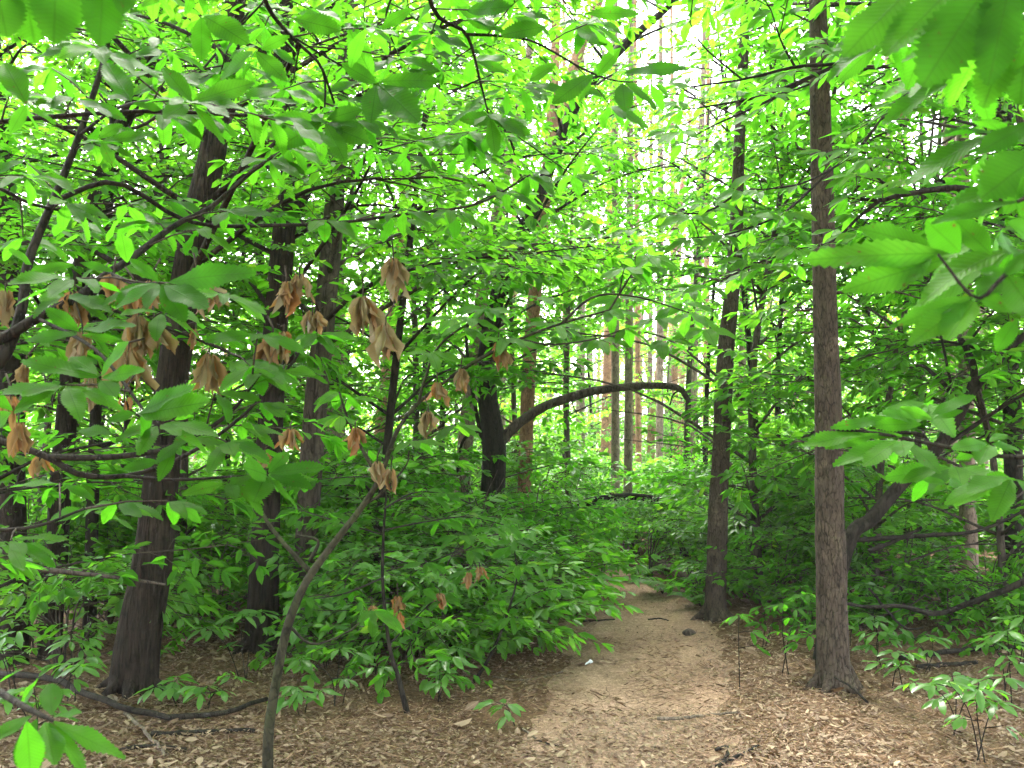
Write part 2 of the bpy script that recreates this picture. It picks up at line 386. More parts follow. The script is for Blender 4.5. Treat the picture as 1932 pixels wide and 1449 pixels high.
# ------------------------------------------------------------------ fronds (flat leafy sprays), made once and placed many times
class Frond:
    def __init__(s, seed, nt=6, leaf=.15, wr=.40, gap=.085, ang=52, droop=.12, needles=False):
        r = RS(seed); s.pos = []; s.fwd = []; s.nrm = []; s.ln = []
        tp = Part()
        def axis(p0, d, L, r0, k=5):
            t = np.linspace(0, 1, k)[:, None]
            sd = unit(np.cross(UP, d)); b = r.uniform(-.14, .14)
            return p0 + d*L*t + sd*b*L*np.sin(pi*t*.9) + UP*(-droop*L*t*t + .05*L*t)
        def leafy(path, L, start):
            m = max(2, int(L*(1-start)/gap))
            for i in range(m):
                u = start + (1-start)*(i+.5)/m
                q = u*(len(path)-1); k = min(int(q), len(path)-2); p = path[k]*(1-(q-k)) + path[k+1]*(q-k)
                d = unit(path[k+1]-path[k]); sd = unit(np.cross(UP, d))*(1 if i % 2 else -1)
                put(p, unit(sd*r.uniform(.6, 1) + d*r.uniform(.4, .9) + UP*r.uniform(-.45, .12)))
            d = unit(path[-1]-path[-2]); sd = unit(np.cross(UP, d))
            for a in (-.75, .1, .8):
                put(path[-1], unit(d + sd*(a + r.uniform(-.2, .2)) + UP*r.uniform(-.45, .1)))
        def put(p, f):
            s.pos.append(p); s.fwd.append(f); s.nrm.append(unit(UP + r.normal(0, .32, 3))); s.ln.append(leaf*r.uniform(.62, 1.15))
        main = axis(np.zeros(3), np.array([1.0, 0, 0]), 1.0, .006)
        tp.tube(main, np.linspace(.0075, .0025, 5), 4)
        leafy(main, 1.0, .35)
        for i in range(nt):
            u = .12 + .75*i/max(1, nt-1); q = u*4; k = min(int(q), 3); p = main[k]*(1-(q-k)) + main[k+1]*(q-k)
            an = radians(ang + r.uniform(-14, 14))*(1 if i % 2 else -1)
            L = (.55 - .32*u)*r.uniform(.8, 1.25)
            pa = axis(p, np.array([cos(an), sin(an), r.uniform(-.1, .18)]), L, .004, 4)
            tp.tube(pa, np.linspace(.004, .0018, 4), 3); leafy(pa, L, .2)
        s.pos, s.fwd, s.nrm, s.ln = map(np.array, (s.pos, s.fwd, s.nrm, s.ln)); s.wr = wr
        s.tv = np.concatenate(tp.V); s.tq = np.concatenate(tp.Q); s.tt = np.concatenate(tp.T)
FR_CH = [Frond(i, 6, .165, .36, .10) for i in range(1, 9)]            # chestnut
FR_BE = [Frond(20+i, 7, .115, .50, .075) for i in range(8)]           # beech, oak and other small-leaved kinds
FR_SH = [Frond(40+i, 6, .13, .46, .085, droop=.25) for i in range(6)]    # shrubs
FR_PI = [Frond(60+i, 8, .10, .10, .018, droop=-.1) for i in range(4)]  # pine needles

def place(part, fr, o, d, s, r, roll=None, lod=2, mi=1, mt=0, t0=.5, ts=.25):
    d = unit(d); h = np.array([d[0], d[1], 0.0])
    if np.linalg.norm(h) < .05: h = np.array([1.0, 0, 0])
    side = unit(np.cross(UP, h)); a = r.normal(0, .30) if roll is None else roll
    up = unit(np.cross(d, side)); side, up = side*cos(a) + up*sin(a), up*cos(a) - side*sin(a)
    R = np.stack([d, side, up], 1)
    n = len(fr.pos)
    ln = fr.ln*s*r.uniform(.88, 1.12, n)
    part.leaves(o + s*(fr.pos @ R.T), fr.fwd @ R.T + r.normal(0, .10, (n, 3)), fr.nrm @ R.T + r.normal(0, .12, (n, 3)), ln, ln*fr.wr*r.uniform(.85, 1.15, n),
                np.clip(t0 + r.normal(0, ts, n), 0, 1), lod, mi, r.uniform(.1, .45, n), r.uniform(.02, .35, n))
    part.mesh(o + s*(fr.tv @ R.T), fr.tq, fr.tt, mt)

# places where the photograph looks through to something behind: foliage in front of (nearer than) maxd is thinned
GAPS = [  # px, py, rx, ry, maxd, strength
    (1560, 900, 46, 400, 6.3, .97), (1545, 330, 36, 230, 6.3, .6), (1352, 960, 48, 240, 9.6, .95), (1375, 620, 36, 160, 8.8, .55),
    (262, 1150, 90, 230, 6.6, .99), (315, 860, 50, 110, 6.3, .8), (335, 650, 45, 110, 6.3, .6), (360, 420, 50, 160, 6.3, .35), (495, 1140, 55, 130, 8.0, .95), (620, 540, 30, 90, 7.5, .5),
    (575, 1100, 40, 140, 8, .7), (925, 840, 45, 120, 10.5, .92), (992, 800, 36, 200, 11.5, .9), (880, 850, 45, 110, 12.5, .75),
    (1130, 760, 190, 60, 10.8, .93), (1190, 740, 130, 150, 17, .93), (1180, 960, 60, 110, 14, .85), (1230, 720, 110, 150, 27, .7),
    (1270, 60, 110, 105, 90, .93), (1290, 200, 120, 200, 90, .62), (1240, 310, 75, 150, 90, .68), (1310, 470, 55, 70, 90, .5), (1640, 985, 55, 60, 7.5, .95), (1700, 915, 50, 60, 7.5, .9), (1765, 850, 50, 60, 7.5, .9), (1825, 750, 50, 70, 7.5, .9), (1880, 685, 50, 50, 7.5, .85), (1060, 180, 60, 130, 90, .4), (20, 1000, 40, 260, 7, .8), (110, 1000, 36, 230, 7, .8), (172, 1050, 22, 170, 7, .7), (1030, 300, 60, 100, 11, .6),
    (1755, 280, 100, 80, 90, .75), (85, 130, 50, 50, 90, .9), (535, 330, 30, 40, 90, .7), (1420, 40, 60, 60, 90, .5),
    (950, 360, 40, 90, 90, .4), (700, 350, 55, 115, 15.5, .85), (1055, 110, 55, 130, 12, .75), (1815, 960, 70, 140, 11.4, .9), (1690, 960, 40, 110, 17, .6), (1790, 800, 80, 90, 7, .5), (1700, 900, 70, 90, 7.2, .6), (1700, 840, 50, 60, 13, .6),
    (590, 1100, 60, 120, 4.8, .9), (530, 1330, 60, 110, 4.7, .95), (700, 920, 40, 100, 4.8, .7),
    (1200, 1330, 330, 140, 60, 1.0), (1210, 1180, 120, 90, 60, 1.0), (1700, 1210, 160, 40, 12, .8),
]
_g = np.array(GAPS)
def keep(p, r):
    if p[1] < .3: return True
    d = path_d(p[0], p[1])[0]
    if d < 1.08 and p[2] < 2.3: return False
    if d < 1.4 and p[2] < .22: return False
    px, py, z = proj(p)
    if z < 1.2: return True
    if -200 < px < 2130 and -200 < py < 1650:
        if z < 3.0: return False
        e = ((px - _g[:, 0])/_g[:, 2])**2 + ((py - _g[:, 1])/_g[:, 3])**2
        hit = (e < 1) & (z < _g[:, 4])
        if hit.any() and r.rand() < _g[hit, 5].max(): return False
    return True

# ------------------------------------------------------------------ plants
class Plant:
    def __init__(s, name, label, cat, base, wood, leaf, fronds, seed=0, group=None, twig=None, t0=.5, lod=2):
        s.name, s.base = name, np.asarray(base, float); s.wood = wood; s.leafm = leaf; s.fr = fronds; s.r = RS(seed+11)
        s.root = tag(empty(name, base), label, cat, group); s.trunk = Part(); s.crown = Part(); s.twig = twig or M_TWIG; s.t0 = t0; s.lod = lod
        s.axis = None
    def stem(s, pts, rad, n=12, per=10, bark=None, main=True):
        pts = np.asarray(pts, float); k = max(6, per*(len(pts)-1)+1)
        pa = catmull(pts, k); ra = np.interp(np.linspace(0, 1, k), np.linspace(0, 1, len(rad)), rad)
        s.trunk.tube(pa, ra, n, 0, bark)
        if main: s.axis = pa
        return pa
    def roots(s, n, rad, reach):
        r = s.r; b = s.base
        for i in range(n):
            aa = (i + r.uniform(-.3, .3))*2*pi/n; o = np.array([cos(aa), sin(aa), 0]); L = reach*r.uniform(.6, 1.2)
            q = [b + o*rad*.35 + UP*rad*2.2, b + o*rad*.95 + UP*rad*.7, b + o*(rad + L*.5), b + o*(rad + L)]
            q[2][2] = gzp(q[2][0], q[2][1]) + .012; q[3][2] = gzp(q[3][0], q[3][1]) - .04
            s.trunk.tube(catmull(q, 16), np.interp(np.linspace(0, 1, 16), [0, .35, .7, 1], [rad*.30, rad*.36, rad*.22, rad*.08]), 12, 0, (.12, 2, 5, i*3.3))
    def at(s, z):
        k = int(np.argmin(np.abs(s.axis[:, 2] - z))); return s.axis[k]
    def limb(s, pts, r0, r1, k=14, n=6, into='trunk', mi=0):
        pa = catmull(pts, k); getattr(s, into).tube(pa, np.linspace(r0, r1, k), n, mi)
        return pa
    def frond(s, o, d, sc, lod=None, test=True):
        o = np.asarray(o, float); d = unit(d)
        if test and not keep(o + d*sc*.5, s.r): return False
        place(s.crown, s.fr[s.r.randint(len(s.fr))], o, d, sc, s.r, lod=s.lod if lod is None else lod, t0=s.t0)
        return True
    def auto(s, n, zr, reach, fs=(.6, 1.0), up=.35, az=None, r0=.014, step=.33, test=True, prof=None):
        r = s.r; H = s.axis[-1][2]
        for i in range(n):
            u = (i + r.rand())/n; ze = zr[0] + (zr[1]-zr[0])*u
            aa = (i*2.399 + r.uniform(-.5, .5)) if az is None else radians(r.uniform(*az))
            pr = (1 - .55*u) if prof is None else prof(u)
            rr = reach*pr*r.uniform(.45, 1.05)
            za = min(H*.98, max(.25*zr[0], ze - up*rr)); a0 = s.at(za + s.base[2]*0)
            e_ = np.array([a0[0] + rr*cos(aa), a0[1] + rr*sin(aa), ze + r.uniform(-.2, .2)])
            mid = .5*(a0 + e_) + np.array([r.normal(0, .06*rr), r.normal(0, .06*rr), .10*rr])
            pa = catmull([a0, mid, e_], 9)
            okk = 0; L = max(.3, np.linalg.norm(e_-a0)); m = max(2, int(L/step))
            for j in range(m):
                q = .28 + .72*(j+.6)/m; k = min(7, int(q*8)); d = unit(pa[k+1]-pa[k]); sd = unit(np.cross(UP, d))*(1 if j % 2 else -1)
                dd = d*r.uniform(.5, .9) + sd*r.uniform(.4, 1.0) + UP*r.uniform(-.25, .15)
                okk += s.frond(pa[k], dd, r.uniform(*fs), test=test)
            okk += s.frond(pa[-1], unit(pa[-1]-pa[-3]) + UP*r.uniform(-.3, .05), r.uniform(*fs), test=test)
            if okk: s.trunk.tube(pa, np.linspace(r0 + .004*rr, .004, 9), 5)
    def snags(s, n, zr, L=(.08, .5), r0=.009):
        r = s.r
        for i in range(n):
            a0 = s.at(r.uniform(*zr)); aa = r.uniform(0, 2*pi); l = r.uniform(*L)
            d = np.array([cos(aa), sin(aa), r.uniform(-.15, .35)])
            pa = catmull([a0, a0 + d*l*.5 + r.normal(0, .03*l, 3), a0 + d*l + UP*r.uniform(-.1, .1)*l], 6)
            s.trunk.tube(pa, np.linspace(r0, .003, 6), 5)
    def finish(s, trunk='trunk', crown='crown'):
        o = c = None
        if s.trunk.n: o = s.trunk.build(trunk, [s.wood], s.root, s.base)
        if s.crown.n or s.crown.leaf: c = s.crown.build(crown, [s.twig, s.leafm], s.root, s.base)
        return s.root

def rosette(part, p, d, size, r, n=6, lod=0, mi=1, t0=.5, wr=.31, droop=.2, spread=115, face=.5):
    """leaves fanning out of one twig tip, roughly level, tilted a little towards the viewer"""
    d = unit(np.array([d[0], d[1], 0.0])); sd = np.cross(UP, d)
    nrm0 = unit(UP + face*unit(CAM - p))
    for i in range(n):
        an = radians(-spread + 2*spread*(i + r.uniform(.2, .8))/n)
        f = unit(d*cos(an) + sd*sin(an) - UP*(droop + r.uniform(-.2, .3)))
        L = size*r.uniform(.72, 1.1)
        part.leaves([p + f*.012], [f], [nrm0 + r.normal(0, .22, 3)], L, L*wr*r.uniform(.9, 1.1), np.clip(t0 + r.normal(0, .22), 0, 1), lod, mi, r.uniform(.1, .35), r.uniform(.05, .3))

def leaf_pairs(part, pairs, r, lod=0, mi=1, t0=.5, wr=.42, face=.8):
    for q in pairs:
        bx, by, tx, ty, d = q[:5]; w = q[5] if len(q) > 5 else wr; t = q[6]*.55 if len(q) > 6 else t0
        b, t_ = P(bx, by, d), P(tx, ty, d*(1 - r.uniform(-.03, .05)))
        f = t_ - b; L = np.linalg.norm(f); v = unit(CAM - .5*(b+t_))
        nrm = unit(UP*.55 + v*face*r.uniform(.7, 1.2) + r.normal(0, .12, 3))
        part.leaves([b], [f], [nrm], L*1.04, L*w*.92, np.clip(t + r.normal(0, .12), 0, 1), lod, mi, r.uniform(.1, .3), r.uniform(.0, .10))

def leafy(pl, pa, size, r, step=.16, lod=0, start=.2, twig=(.06, .22), n=(4, 7), t0=.5, face=.5, test=None):
    L = np.r_[0, np.cumsum(np.linalg.norm(np.diff(pa, axis=0), axis=1))]
    s_ = start*L[-1]; i = 0
    while s_ < L[-1]:
        k = min(len(pa)-2, int(np.searchsorted(L, s_))); d = unit(pa[k+1]-pa[k]); sd = unit(np.cross(UP, d))*(1 if i % 2 else -1)
        l = r.uniform(*twig); e_ = pa[k] + unit(sd + d*.6 + UP*r.uniform(-.2, .35))*l
        if test is None or keep(e_, r):
            pl.crown.tube(np.array([pa[k], .5*(pa[k]+e_) + UP*.01, e_]), [.0035, .0028, .002], 4)
            rosette(pl.crown, e_, unit(sd*.6 + d), size, r, r.randint(*n), lod, t0=t0, face=face)
        s_ += step*r.uniform(.7, 1.3); i += 1
    rosette(pl.crown, pa[-1], unit(pa[-1]-pa[-3]), size, r, 6, lod, t0=t0, face=face)

def dead_cluster(pl, px, py, d, r, h=.13, n=9, tone=.3, name='withered_leaves'):
    """a bunch of withered leaves hanging limp from one twig tip"""
    h = h*.8; part = Part(); top = P(px, py - h*F/d*.5, d)
    part.tube(np.array([top + UP*.05 + r.normal(0, .02, 3), top + UP*.02, top - UP*.015]), [.003, .003, .002], 4)
    for i in range(int(n*2.2)):
        an = r.uniform(0, 2*pi); o = np.array([cos(an), sin(an), 0])
        f = unit(-UP + o*r.uniform(.03, .28)); L = h*r.uniform(.4, 1.2)
        part.leaves([top + o*.012], [f], [o + r.normal(0, .2, 3)], L, L*r.uniform(.10, .22), np.clip(tone*.55 + r.normal(0, .22), 0, 1), 1, 1, r.uniform(.9, 3.0)*r.choice([-1, 1]), r.uniform(-.45, .45))
    return part.build(name, [M_TWIG, M_DEAD], pl.root, pl.base)

def pxp(*q): return [P(*k) for k in q]

# ================================================================== THE SETTING
def sheet(name, xs, ys, zf, mat):
    X, Y = np.meshgrid(xs, ys); Z = zf(X, Y); ny, nx = X.shape
    p = Part(); i = np.arange(ny-1)[:, None]*nx + np.arange(nx-1)[None, :]
    p.mesh(np.stack([X, Y, Z], -1).reshape(-1, 3), np.stack([i, i+1, i+nx+1, i+nx], -1).reshape(-1, 4))
    return tag(p.build(name, [mat]), kind='structure')
def spaced(a, b, fine0, fine1, n0, n1):
    return np.unique(np.r_[np.linspace(a, fine0, n0), np.linspace(fine0, fine1, n1), np.linspace(fine1, b, n0)])
def gzd(x, y):
    d = path_d(x.ravel(), y.ravel()).reshape(x.shape)
    return gz(x, y) - .045*np.clip(1.35 - d, 0, 1)
sheet('ground', spaced(-160, 160, -9, 10, 24, 170), spaced(-40, 260, 2, 22, 24, 180), gzd, M_GROUND)
_k = 200; pc = catmull(PATHC, _k); pw = catmull(np.c_[PATHW, PATHW], _k)[:, 0]
tn = unit(np.gradient(pc, axis=0)); nn = np.c_[tn[:, 1], -tn[:, 0]]
sv = np.linspace(-1.45, 1.45, 25)
XX = pc[:, 0][:, None] + nn[:, 0][:, None]*sv*pw[:, None]; YY = pc[:, 1][:, None] + nn[:, 1][:, None]*sv*pw[:, None]
edge = np.abs(sv)[None, :] + .55*(noise(XX*2.2, YY*2.2, 1.1) - .5) + .3*(noise(XX*7, YY*7, 2.1) - .5)
ZZ = gz(XX, YY) - .045*np.clip(1.35 - np.abs(sv)[None, :], 0, 1) + np.clip(.02 - .05*np.clip(edge - .75, 0, 1), -.03, .02)
pp = Part(); i = np.arange(_k-1)[:, None]*25 + np.arange(24)[None, :]
pp.mesh(np.stack([XX, YY, ZZ], -1).reshape(-1, 3), np.stack([i, i+1, i+26, i+25], -1).reshape(-1, 4))
tag(pp.build('path', [M_PATH]), kind='structure')
def gsurf(x, y):
    d = path_d(x, y)
    return gz(x, y) - .045*np.clip(1.35 - d, 0, 1) + np.where(d < .9, .02, 0)

# leaf and needle litter
r = RS(5)
def scatter(n, ymin, ymax, pw_, seed, spread=.62):
    r = RS(seed); y = ymin + (ymax - ymin)*r.rand(n)**pw_; x = y*spread*(2*r.rand(n) - 1)
    return x, y
LITLAB = {'fallen_leaves': 'small brown and tan fallen leaves covering the forest floor', 'large_fallen_leaves': 'larger curled fallen leaves lying loose on top of the litter', 'fallen_debris': 'tiny chips of broken leaf and bark over path and floor', 'fallen_needles': 'reddish-brown pine needles strewn over path and floor'}
def litter(name, n, seed, ln, wr, mat, onpath, ymin=2.5, ymax=19, pw_=1.5, tilt=.32, lift=.008):
    r = RS(seed); x, y = scatter(n, ymin, ymax, pw_, seed)
    d = path_d(x, y); cl = noise(x*1.7, y*1.7, seed*1.3)
    k = r.rand(n) < np.where(d < .8, onpath, np.where(d < 1.3, .5 + .5*onpath, 1.0))*np.clip(.12 + 1.9*(cl - .18), 0.34, 1)
    x, y = x[k], y[k]; m = len(x); an = r.uniform(0, 2*pi, m); p = Part()
    L = ln[0] + (ln[1]-ln[0])*r.beta(1.1, 2.4, m)*1.35
    pos = np.c_[x, y, gsurf(x, y) + lift + r.uniform(0, .012, m)]
    fw = np.c_[np.cos(an), np.sin(an), r.normal(0, tilt*.5, m)]
    nr = np.c_[r.normal(0, tilt, m), r.normal(0, tilt, m), np.ones(m)]
    p.leaves(pos, fw, nr, L, L*wr*r.uniform(.7, 1.2, m), np.clip(r.beta(1.6, 2.2, m), 0, 1), 2, 0, r.uniform(-.5, .8, m), r.uniform(-.35, .35, m))
    return tag(p.build(name, [mat]), kind='stuff', label=LITLAB[name], cat='litter')
litter('fallen_leaves', 95000, 3, (.018, .056), .42, M_LITTER, .46)
litter('large_fallen_leaves', 1700, 8, (.06, .12), .42, M_LITTER, .06, ymax=12, tilt=.4, lift=.016)
litter('fallen_debris', 110000, 6, (.008, .028), .5, M_LITTER, .95, ymax=14, tilt=.5, lift=.004)
litter('fallen_needles', 110000, 4, (.03, .10), .06, M_NLIT, .7, ymax=13, tilt=.12, lift=.006)

# ================================================================== PINES
def pine(label, pts, d, widths, wood, name='pine_tree', top=13.0, near=False, seed=0, snags=14, crown=12, group=None, cz=(7.5, 12.5), reach=2.0):
    b = G(*pts[0]) if d is None else P(pts[0][0], pts[0][1], d)
    d = b[1]
    if pts[0][1] < HOR + 60 or not near: b[2] = gzp(b[0], b[1])
    W_ = [P(x, y, d) for x, y in pts[1:]]
    last = W_[-1]; prev = b if len(W_) < 2 else W_[-2]
    dr = unit(last - prev); dr[2] = max(dr[2], .9)
    tp = last + dr*(top - last[2])/dr[2]
    P3 = [b - UP*.12, b + (W_[0]-b)*.04] + W_ + [.5*(last+tp), tp]
    rad = [w*.5*d/F for w in widths]
    zz = [p[2] for p in P3]
    rr = [rad[0]*1.12, rad[0]] + list(np.interp(np.arange(len(W_)), np.linspace(0, len(W_)-1, len(rad)-1), rad[1:])) + [rad[-1]*.75, .03]
    pl = Plant(name, label, 'pine tree', b, wood, M_NEED, FR_PI, seed, group)
    pl.stem(P3, rr, 48 if near else 14, 60 if near else 9, (.075 if near else .05, 3.2 if near else 2.0, 3.2, seed*3.7))
    pl.snags(snags, (1.0, top*.7), (.06, .45) if near else (.2, 1.0), .008 if near else .012)
    if near: pl.roots(6, rad[0]*.95, .16)
    if crown: pl.auto(crown, cz, reach, (.7, 1.1), .2, r0=.02, step=.5)
    return pl
pl = pine('straight grey-brown pine with rough bark standing close on the right of the path', [(1576, 1300), (1571, 1200), (1564, 900), (1555, 500), (1547, 170), (1541, -100)], None, [64, 54, 50, 43, 36, 30], M_PINE, near=True, seed=1, snags=22)
for pts, r0 in (([(1540, 290), (1510, 281), (1500, 268)], .012), ([(1545, 845), (1510, 833), (1490, 840)], .006), ([(1560, 620), (1525, 628), (1510, 626)], .010), ([(1552, 583), (1500, 586)], .008), ([(1570, 553), (1640, 546), (1690, 525), (1790, 490)], .012), ([(1640, 538), (1690, 550), (1740, 564)], .012)):
    pl.limb(pxp(*[(x, y, 6.75) for x, y in pts]), r0, .004)
pl.finish()
pl = pine('reddish-brown pine beside the path behind the larger near pine', [(1349, 1168), (1351, 1100), (1358, 900), (1368, 690), (1386, 480), (1398, 200)], None, [42, 37, 34, 30, 25, 20], M_PINE, near=True, seed=2, snags=26); pl.finish()
pl = pine('mid-sized pine crossed by the long arching bare branch', [(987, 1085), (989, 950), (996, 750), (1010, 550), (1030, 350), (1045, 150), (1050, 0)], 12.3, [27, 27, 26, 25, 20, 16], M_PINEO, seed=3, snags=18)
pl.limb(pxp((1036, 300, 12.3), (1052, 240, 12.3), (1088, 110, 12.3), (1140, -30, 12.3), (1180, -200, 12.3)), .085, .05, 20, 12); pl.finish()
pl = pine('leaning grey pine left of the dark forked tree', [(868, 1080), (872, 930), (888, 740), (918, 500), (950, 350), (975, 220)], 12.9, [34, 30, 28, 24, 20, 16], M_PINEG, seed=4); pl.finish()
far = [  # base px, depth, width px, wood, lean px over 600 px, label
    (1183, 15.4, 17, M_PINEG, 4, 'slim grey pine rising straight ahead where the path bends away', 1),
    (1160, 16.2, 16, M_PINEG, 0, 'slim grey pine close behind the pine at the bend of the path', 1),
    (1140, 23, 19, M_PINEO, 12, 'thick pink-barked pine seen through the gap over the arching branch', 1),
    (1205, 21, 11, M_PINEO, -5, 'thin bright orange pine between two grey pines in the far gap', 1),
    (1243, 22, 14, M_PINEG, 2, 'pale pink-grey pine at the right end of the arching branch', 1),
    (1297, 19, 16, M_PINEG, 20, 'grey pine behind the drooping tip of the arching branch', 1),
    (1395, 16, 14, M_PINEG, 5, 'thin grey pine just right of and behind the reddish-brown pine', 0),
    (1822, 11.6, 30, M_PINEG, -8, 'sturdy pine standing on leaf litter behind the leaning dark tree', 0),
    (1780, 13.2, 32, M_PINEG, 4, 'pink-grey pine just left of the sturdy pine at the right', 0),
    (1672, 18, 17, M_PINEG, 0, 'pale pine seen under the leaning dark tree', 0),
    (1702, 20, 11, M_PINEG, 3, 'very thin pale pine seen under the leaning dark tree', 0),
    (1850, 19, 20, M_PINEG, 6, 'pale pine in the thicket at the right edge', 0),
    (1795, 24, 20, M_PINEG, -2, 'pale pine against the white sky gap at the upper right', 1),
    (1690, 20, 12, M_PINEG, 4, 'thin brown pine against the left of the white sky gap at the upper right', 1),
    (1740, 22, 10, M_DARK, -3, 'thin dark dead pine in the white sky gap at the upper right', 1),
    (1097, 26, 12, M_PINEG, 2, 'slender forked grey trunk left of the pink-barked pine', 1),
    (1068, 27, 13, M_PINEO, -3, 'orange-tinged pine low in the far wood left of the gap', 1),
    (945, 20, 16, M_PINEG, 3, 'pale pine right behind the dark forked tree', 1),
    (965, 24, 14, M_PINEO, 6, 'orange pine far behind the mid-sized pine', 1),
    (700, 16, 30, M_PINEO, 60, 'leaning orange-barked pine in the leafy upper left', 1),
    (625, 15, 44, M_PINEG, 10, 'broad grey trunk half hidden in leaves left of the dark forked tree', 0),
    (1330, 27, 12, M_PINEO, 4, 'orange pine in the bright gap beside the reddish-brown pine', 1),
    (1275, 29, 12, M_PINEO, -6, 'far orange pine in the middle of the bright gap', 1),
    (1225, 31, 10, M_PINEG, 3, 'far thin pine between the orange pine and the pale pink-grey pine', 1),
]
for k, (px, d, w, wood, lean, lab, cr) in enumerate(far):
    b = P(px, 900, d); b[2] = gzp(b[0], b[1]); bx, by, _ = proj(b)
    pl = pine(lab, [(bx, by), (bx + lean*.25, by-150), (bx + lean*.6, by-360), (bx + lean, by-600)], d, [w*1.2, w, w*.92, w*.8], wood, seed=20+k, top=11+3*((k*7) % 5)/4 + (2 if d > 18 else 0), snags=14, crown=6, cz=(9, 14), reach=1.6)
    pl.finish()
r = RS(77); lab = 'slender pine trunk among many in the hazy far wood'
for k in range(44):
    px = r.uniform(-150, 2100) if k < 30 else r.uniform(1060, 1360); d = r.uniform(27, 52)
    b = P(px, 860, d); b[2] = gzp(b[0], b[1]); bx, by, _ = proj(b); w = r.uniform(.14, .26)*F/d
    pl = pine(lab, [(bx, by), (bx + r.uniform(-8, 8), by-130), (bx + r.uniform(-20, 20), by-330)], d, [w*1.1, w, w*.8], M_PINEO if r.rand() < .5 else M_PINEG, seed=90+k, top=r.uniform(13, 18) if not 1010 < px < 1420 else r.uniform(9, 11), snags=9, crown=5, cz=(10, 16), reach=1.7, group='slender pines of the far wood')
    pl.finish()

# ================================================================== BROADLEAVED TREES WITH TRUNKS IN VIEW
def broad(label, pts, d, widths, wood, seed, top, leaf=M_BEECH, fr=FR_BE, near=False, name='broadleaf_tree', n=(10, (2.0, 7), 2.2), extra=(), t0=.5, cat='tree', group=None, fs=(.6, 1.0), bark=None, az=None):
    b = G(*pts[0]) if d is None else P(pts[0][0], pts[0][1], d)
    b[2] = gzp(b[0], b[1]); d = b[1]
    W_ = [P(x, y, d) for x, y in pts[1:]]
    last = W_[-1]; prev = b if len(W_) < 2 else W_[-2]; dr = unit(last-prev); dr[2] = max(dr[2], .75)
    tp = last + dr*max(.6, top - last[2])/dr[2]
    rad = [w*.5*d/F for w in widths]
    P3 = [b - UP*.15, b + (W_[0]-b)*.06] + W_ + [.5*(last+tp), tp]
    rr = [rad[0]*1.08, rad[0]*.96] + list(np.interp(np.arange(len(W_)), np.linspace(0, len(W_)-1, len(rad)-1), rad[1:])) + [rad[-1]*.6, .012]
    pl = Plant(name, label, cat, b, wood, leaf, fr, seed, group, t0=t0)
    pl.stem(P3, rr, 56 if near else 12, 50 if near else 10, bark or ((.10, 4.2, 1.5, seed*2.3) if near else (.06, 2.4, 2.0, seed*2.3)))
    if near: pl.roots(6, rad[0]*.85, .18)
    for ex, r0, r1 in extra: pl.limb(pxp(*[(q[0], q[1], q[2] if len(q) > 2 else d) for q in ex]), r0, r1, 20, 8)
    if n: pl.auto(n[0], n[1], n[2], fs, az=az)
    return pl
pl = broad('stout dark trunk with furrowed bark leaning right at the lower left', [(250, 1305), (262, 1200), (290, 1050), (310, 850), (340, 600), (370, 420), (400, 290), (428, 110)], None, [84, 74, 66, 58, 54, 50, 46, 38], M_OAK, 31, 9.5, near=True, n=(22, (3.2, 6.4), 3.2))
pl.snags(10, (1.0, 4), (.05, .25), .008); pl.auto(22, (6.6, 9.5), 3.6, (.9, 1.4), step=.5); pl.finish()  # second, high crown out of view, added to shade the near leaves and ground
broad('dark upright trunk forking high, right of the stout leaning trunk', [(495, 1228), (498, 1120), (505, 900), (518, 650), (535, 450), (548, 330), (545, 200)], None, [64, 54, 46, 42, 40, 34, 28], M_OAK, 32, 9, n=(18, (3.0, 6.4), 2.8), near=True,
      extra=[([(540, 420), (575, 370), (600, 310), (640, 220), (660, 100)], .05, .02)]).finish()
broad('reddish-grey trunk right behind the dark forking trunk', [(572, 1205), (576, 1060), (592, 800), (612, 600), (628, 420), (640, 250)], None, [50, 44, 42, 40, 38, 30], M_GREY, 33, 9, n=(14, (3.0, 6.6), 2.6)).finish()
broad('dark trunk at the left edge beside a thin leaning stem', [(22, 1255), (25, 1100), (18, 850), (22, 600), (8, 380), (-10, 150)], None, [60, 52, 50, 48, 42, 36], M_OAK, 34, 9, n=(17, (2.6, 6.2), 2.6)).finish()
broad('slim dark trunk curving right between the left edge and the stout trunk', [(92, 1240), (105, 1060), (125, 800), (155, 500), (200, 310), (270, 150), (310, 30)], None, [44, 40, 36, 32, 30, 26, 22], M_OAK, 35, 8, n=(15, (2.6, 6.2), 2.4)).finish()
broad('thin straight dark trunk just left of the stout leaning trunk', [(168, 1230), (172, 1050), (180, 800), (196, 560), (205, 380)], None, [26, 24, 21, 19, 16], M_DARK, 36, 6.5, n=(14, (2.2, 6), 2.2)).finish()
pl = broad('dark forked tree sending a long bare arching branch over the path', [(925, 1085), (928, 950), (932, 850), (917, 700), (938, 560), (985, 440), (1035, 320), (1090, 190), (1170, 92), (1262, 12)], 11.2, [50, 46, 46, 32, 28, 27, 24, 22, 20, 12], M_DARK, 37, 7.5, n=(34, (3.0, 7.2), 3.0),
      extra=[([(1284, 735), (1270, 745), (1264, 765)], .012, .006), ([(925, 860), (905, 810), (880, 640), (905, 560)], .03, .012), ([(930, 820), (900, 815), (872, 835), (862, 900)], .022, .012), ([(918, 808), (935, 790), (950, 772)], .012, .005)])
arch = Part(); pa = catmull(pxp(*[(x, y, 11.2) for x, y in ((925, 852), (950, 826), (985, 792), (1050, 757), (1130, 735), (1200, 725), (1258, 725), (1284, 734), (1297, 750), (1304, 768))]), 60)
pa = pa + np.cumsum(RS(3).normal(0, .0035, pa.shape), axis=0)
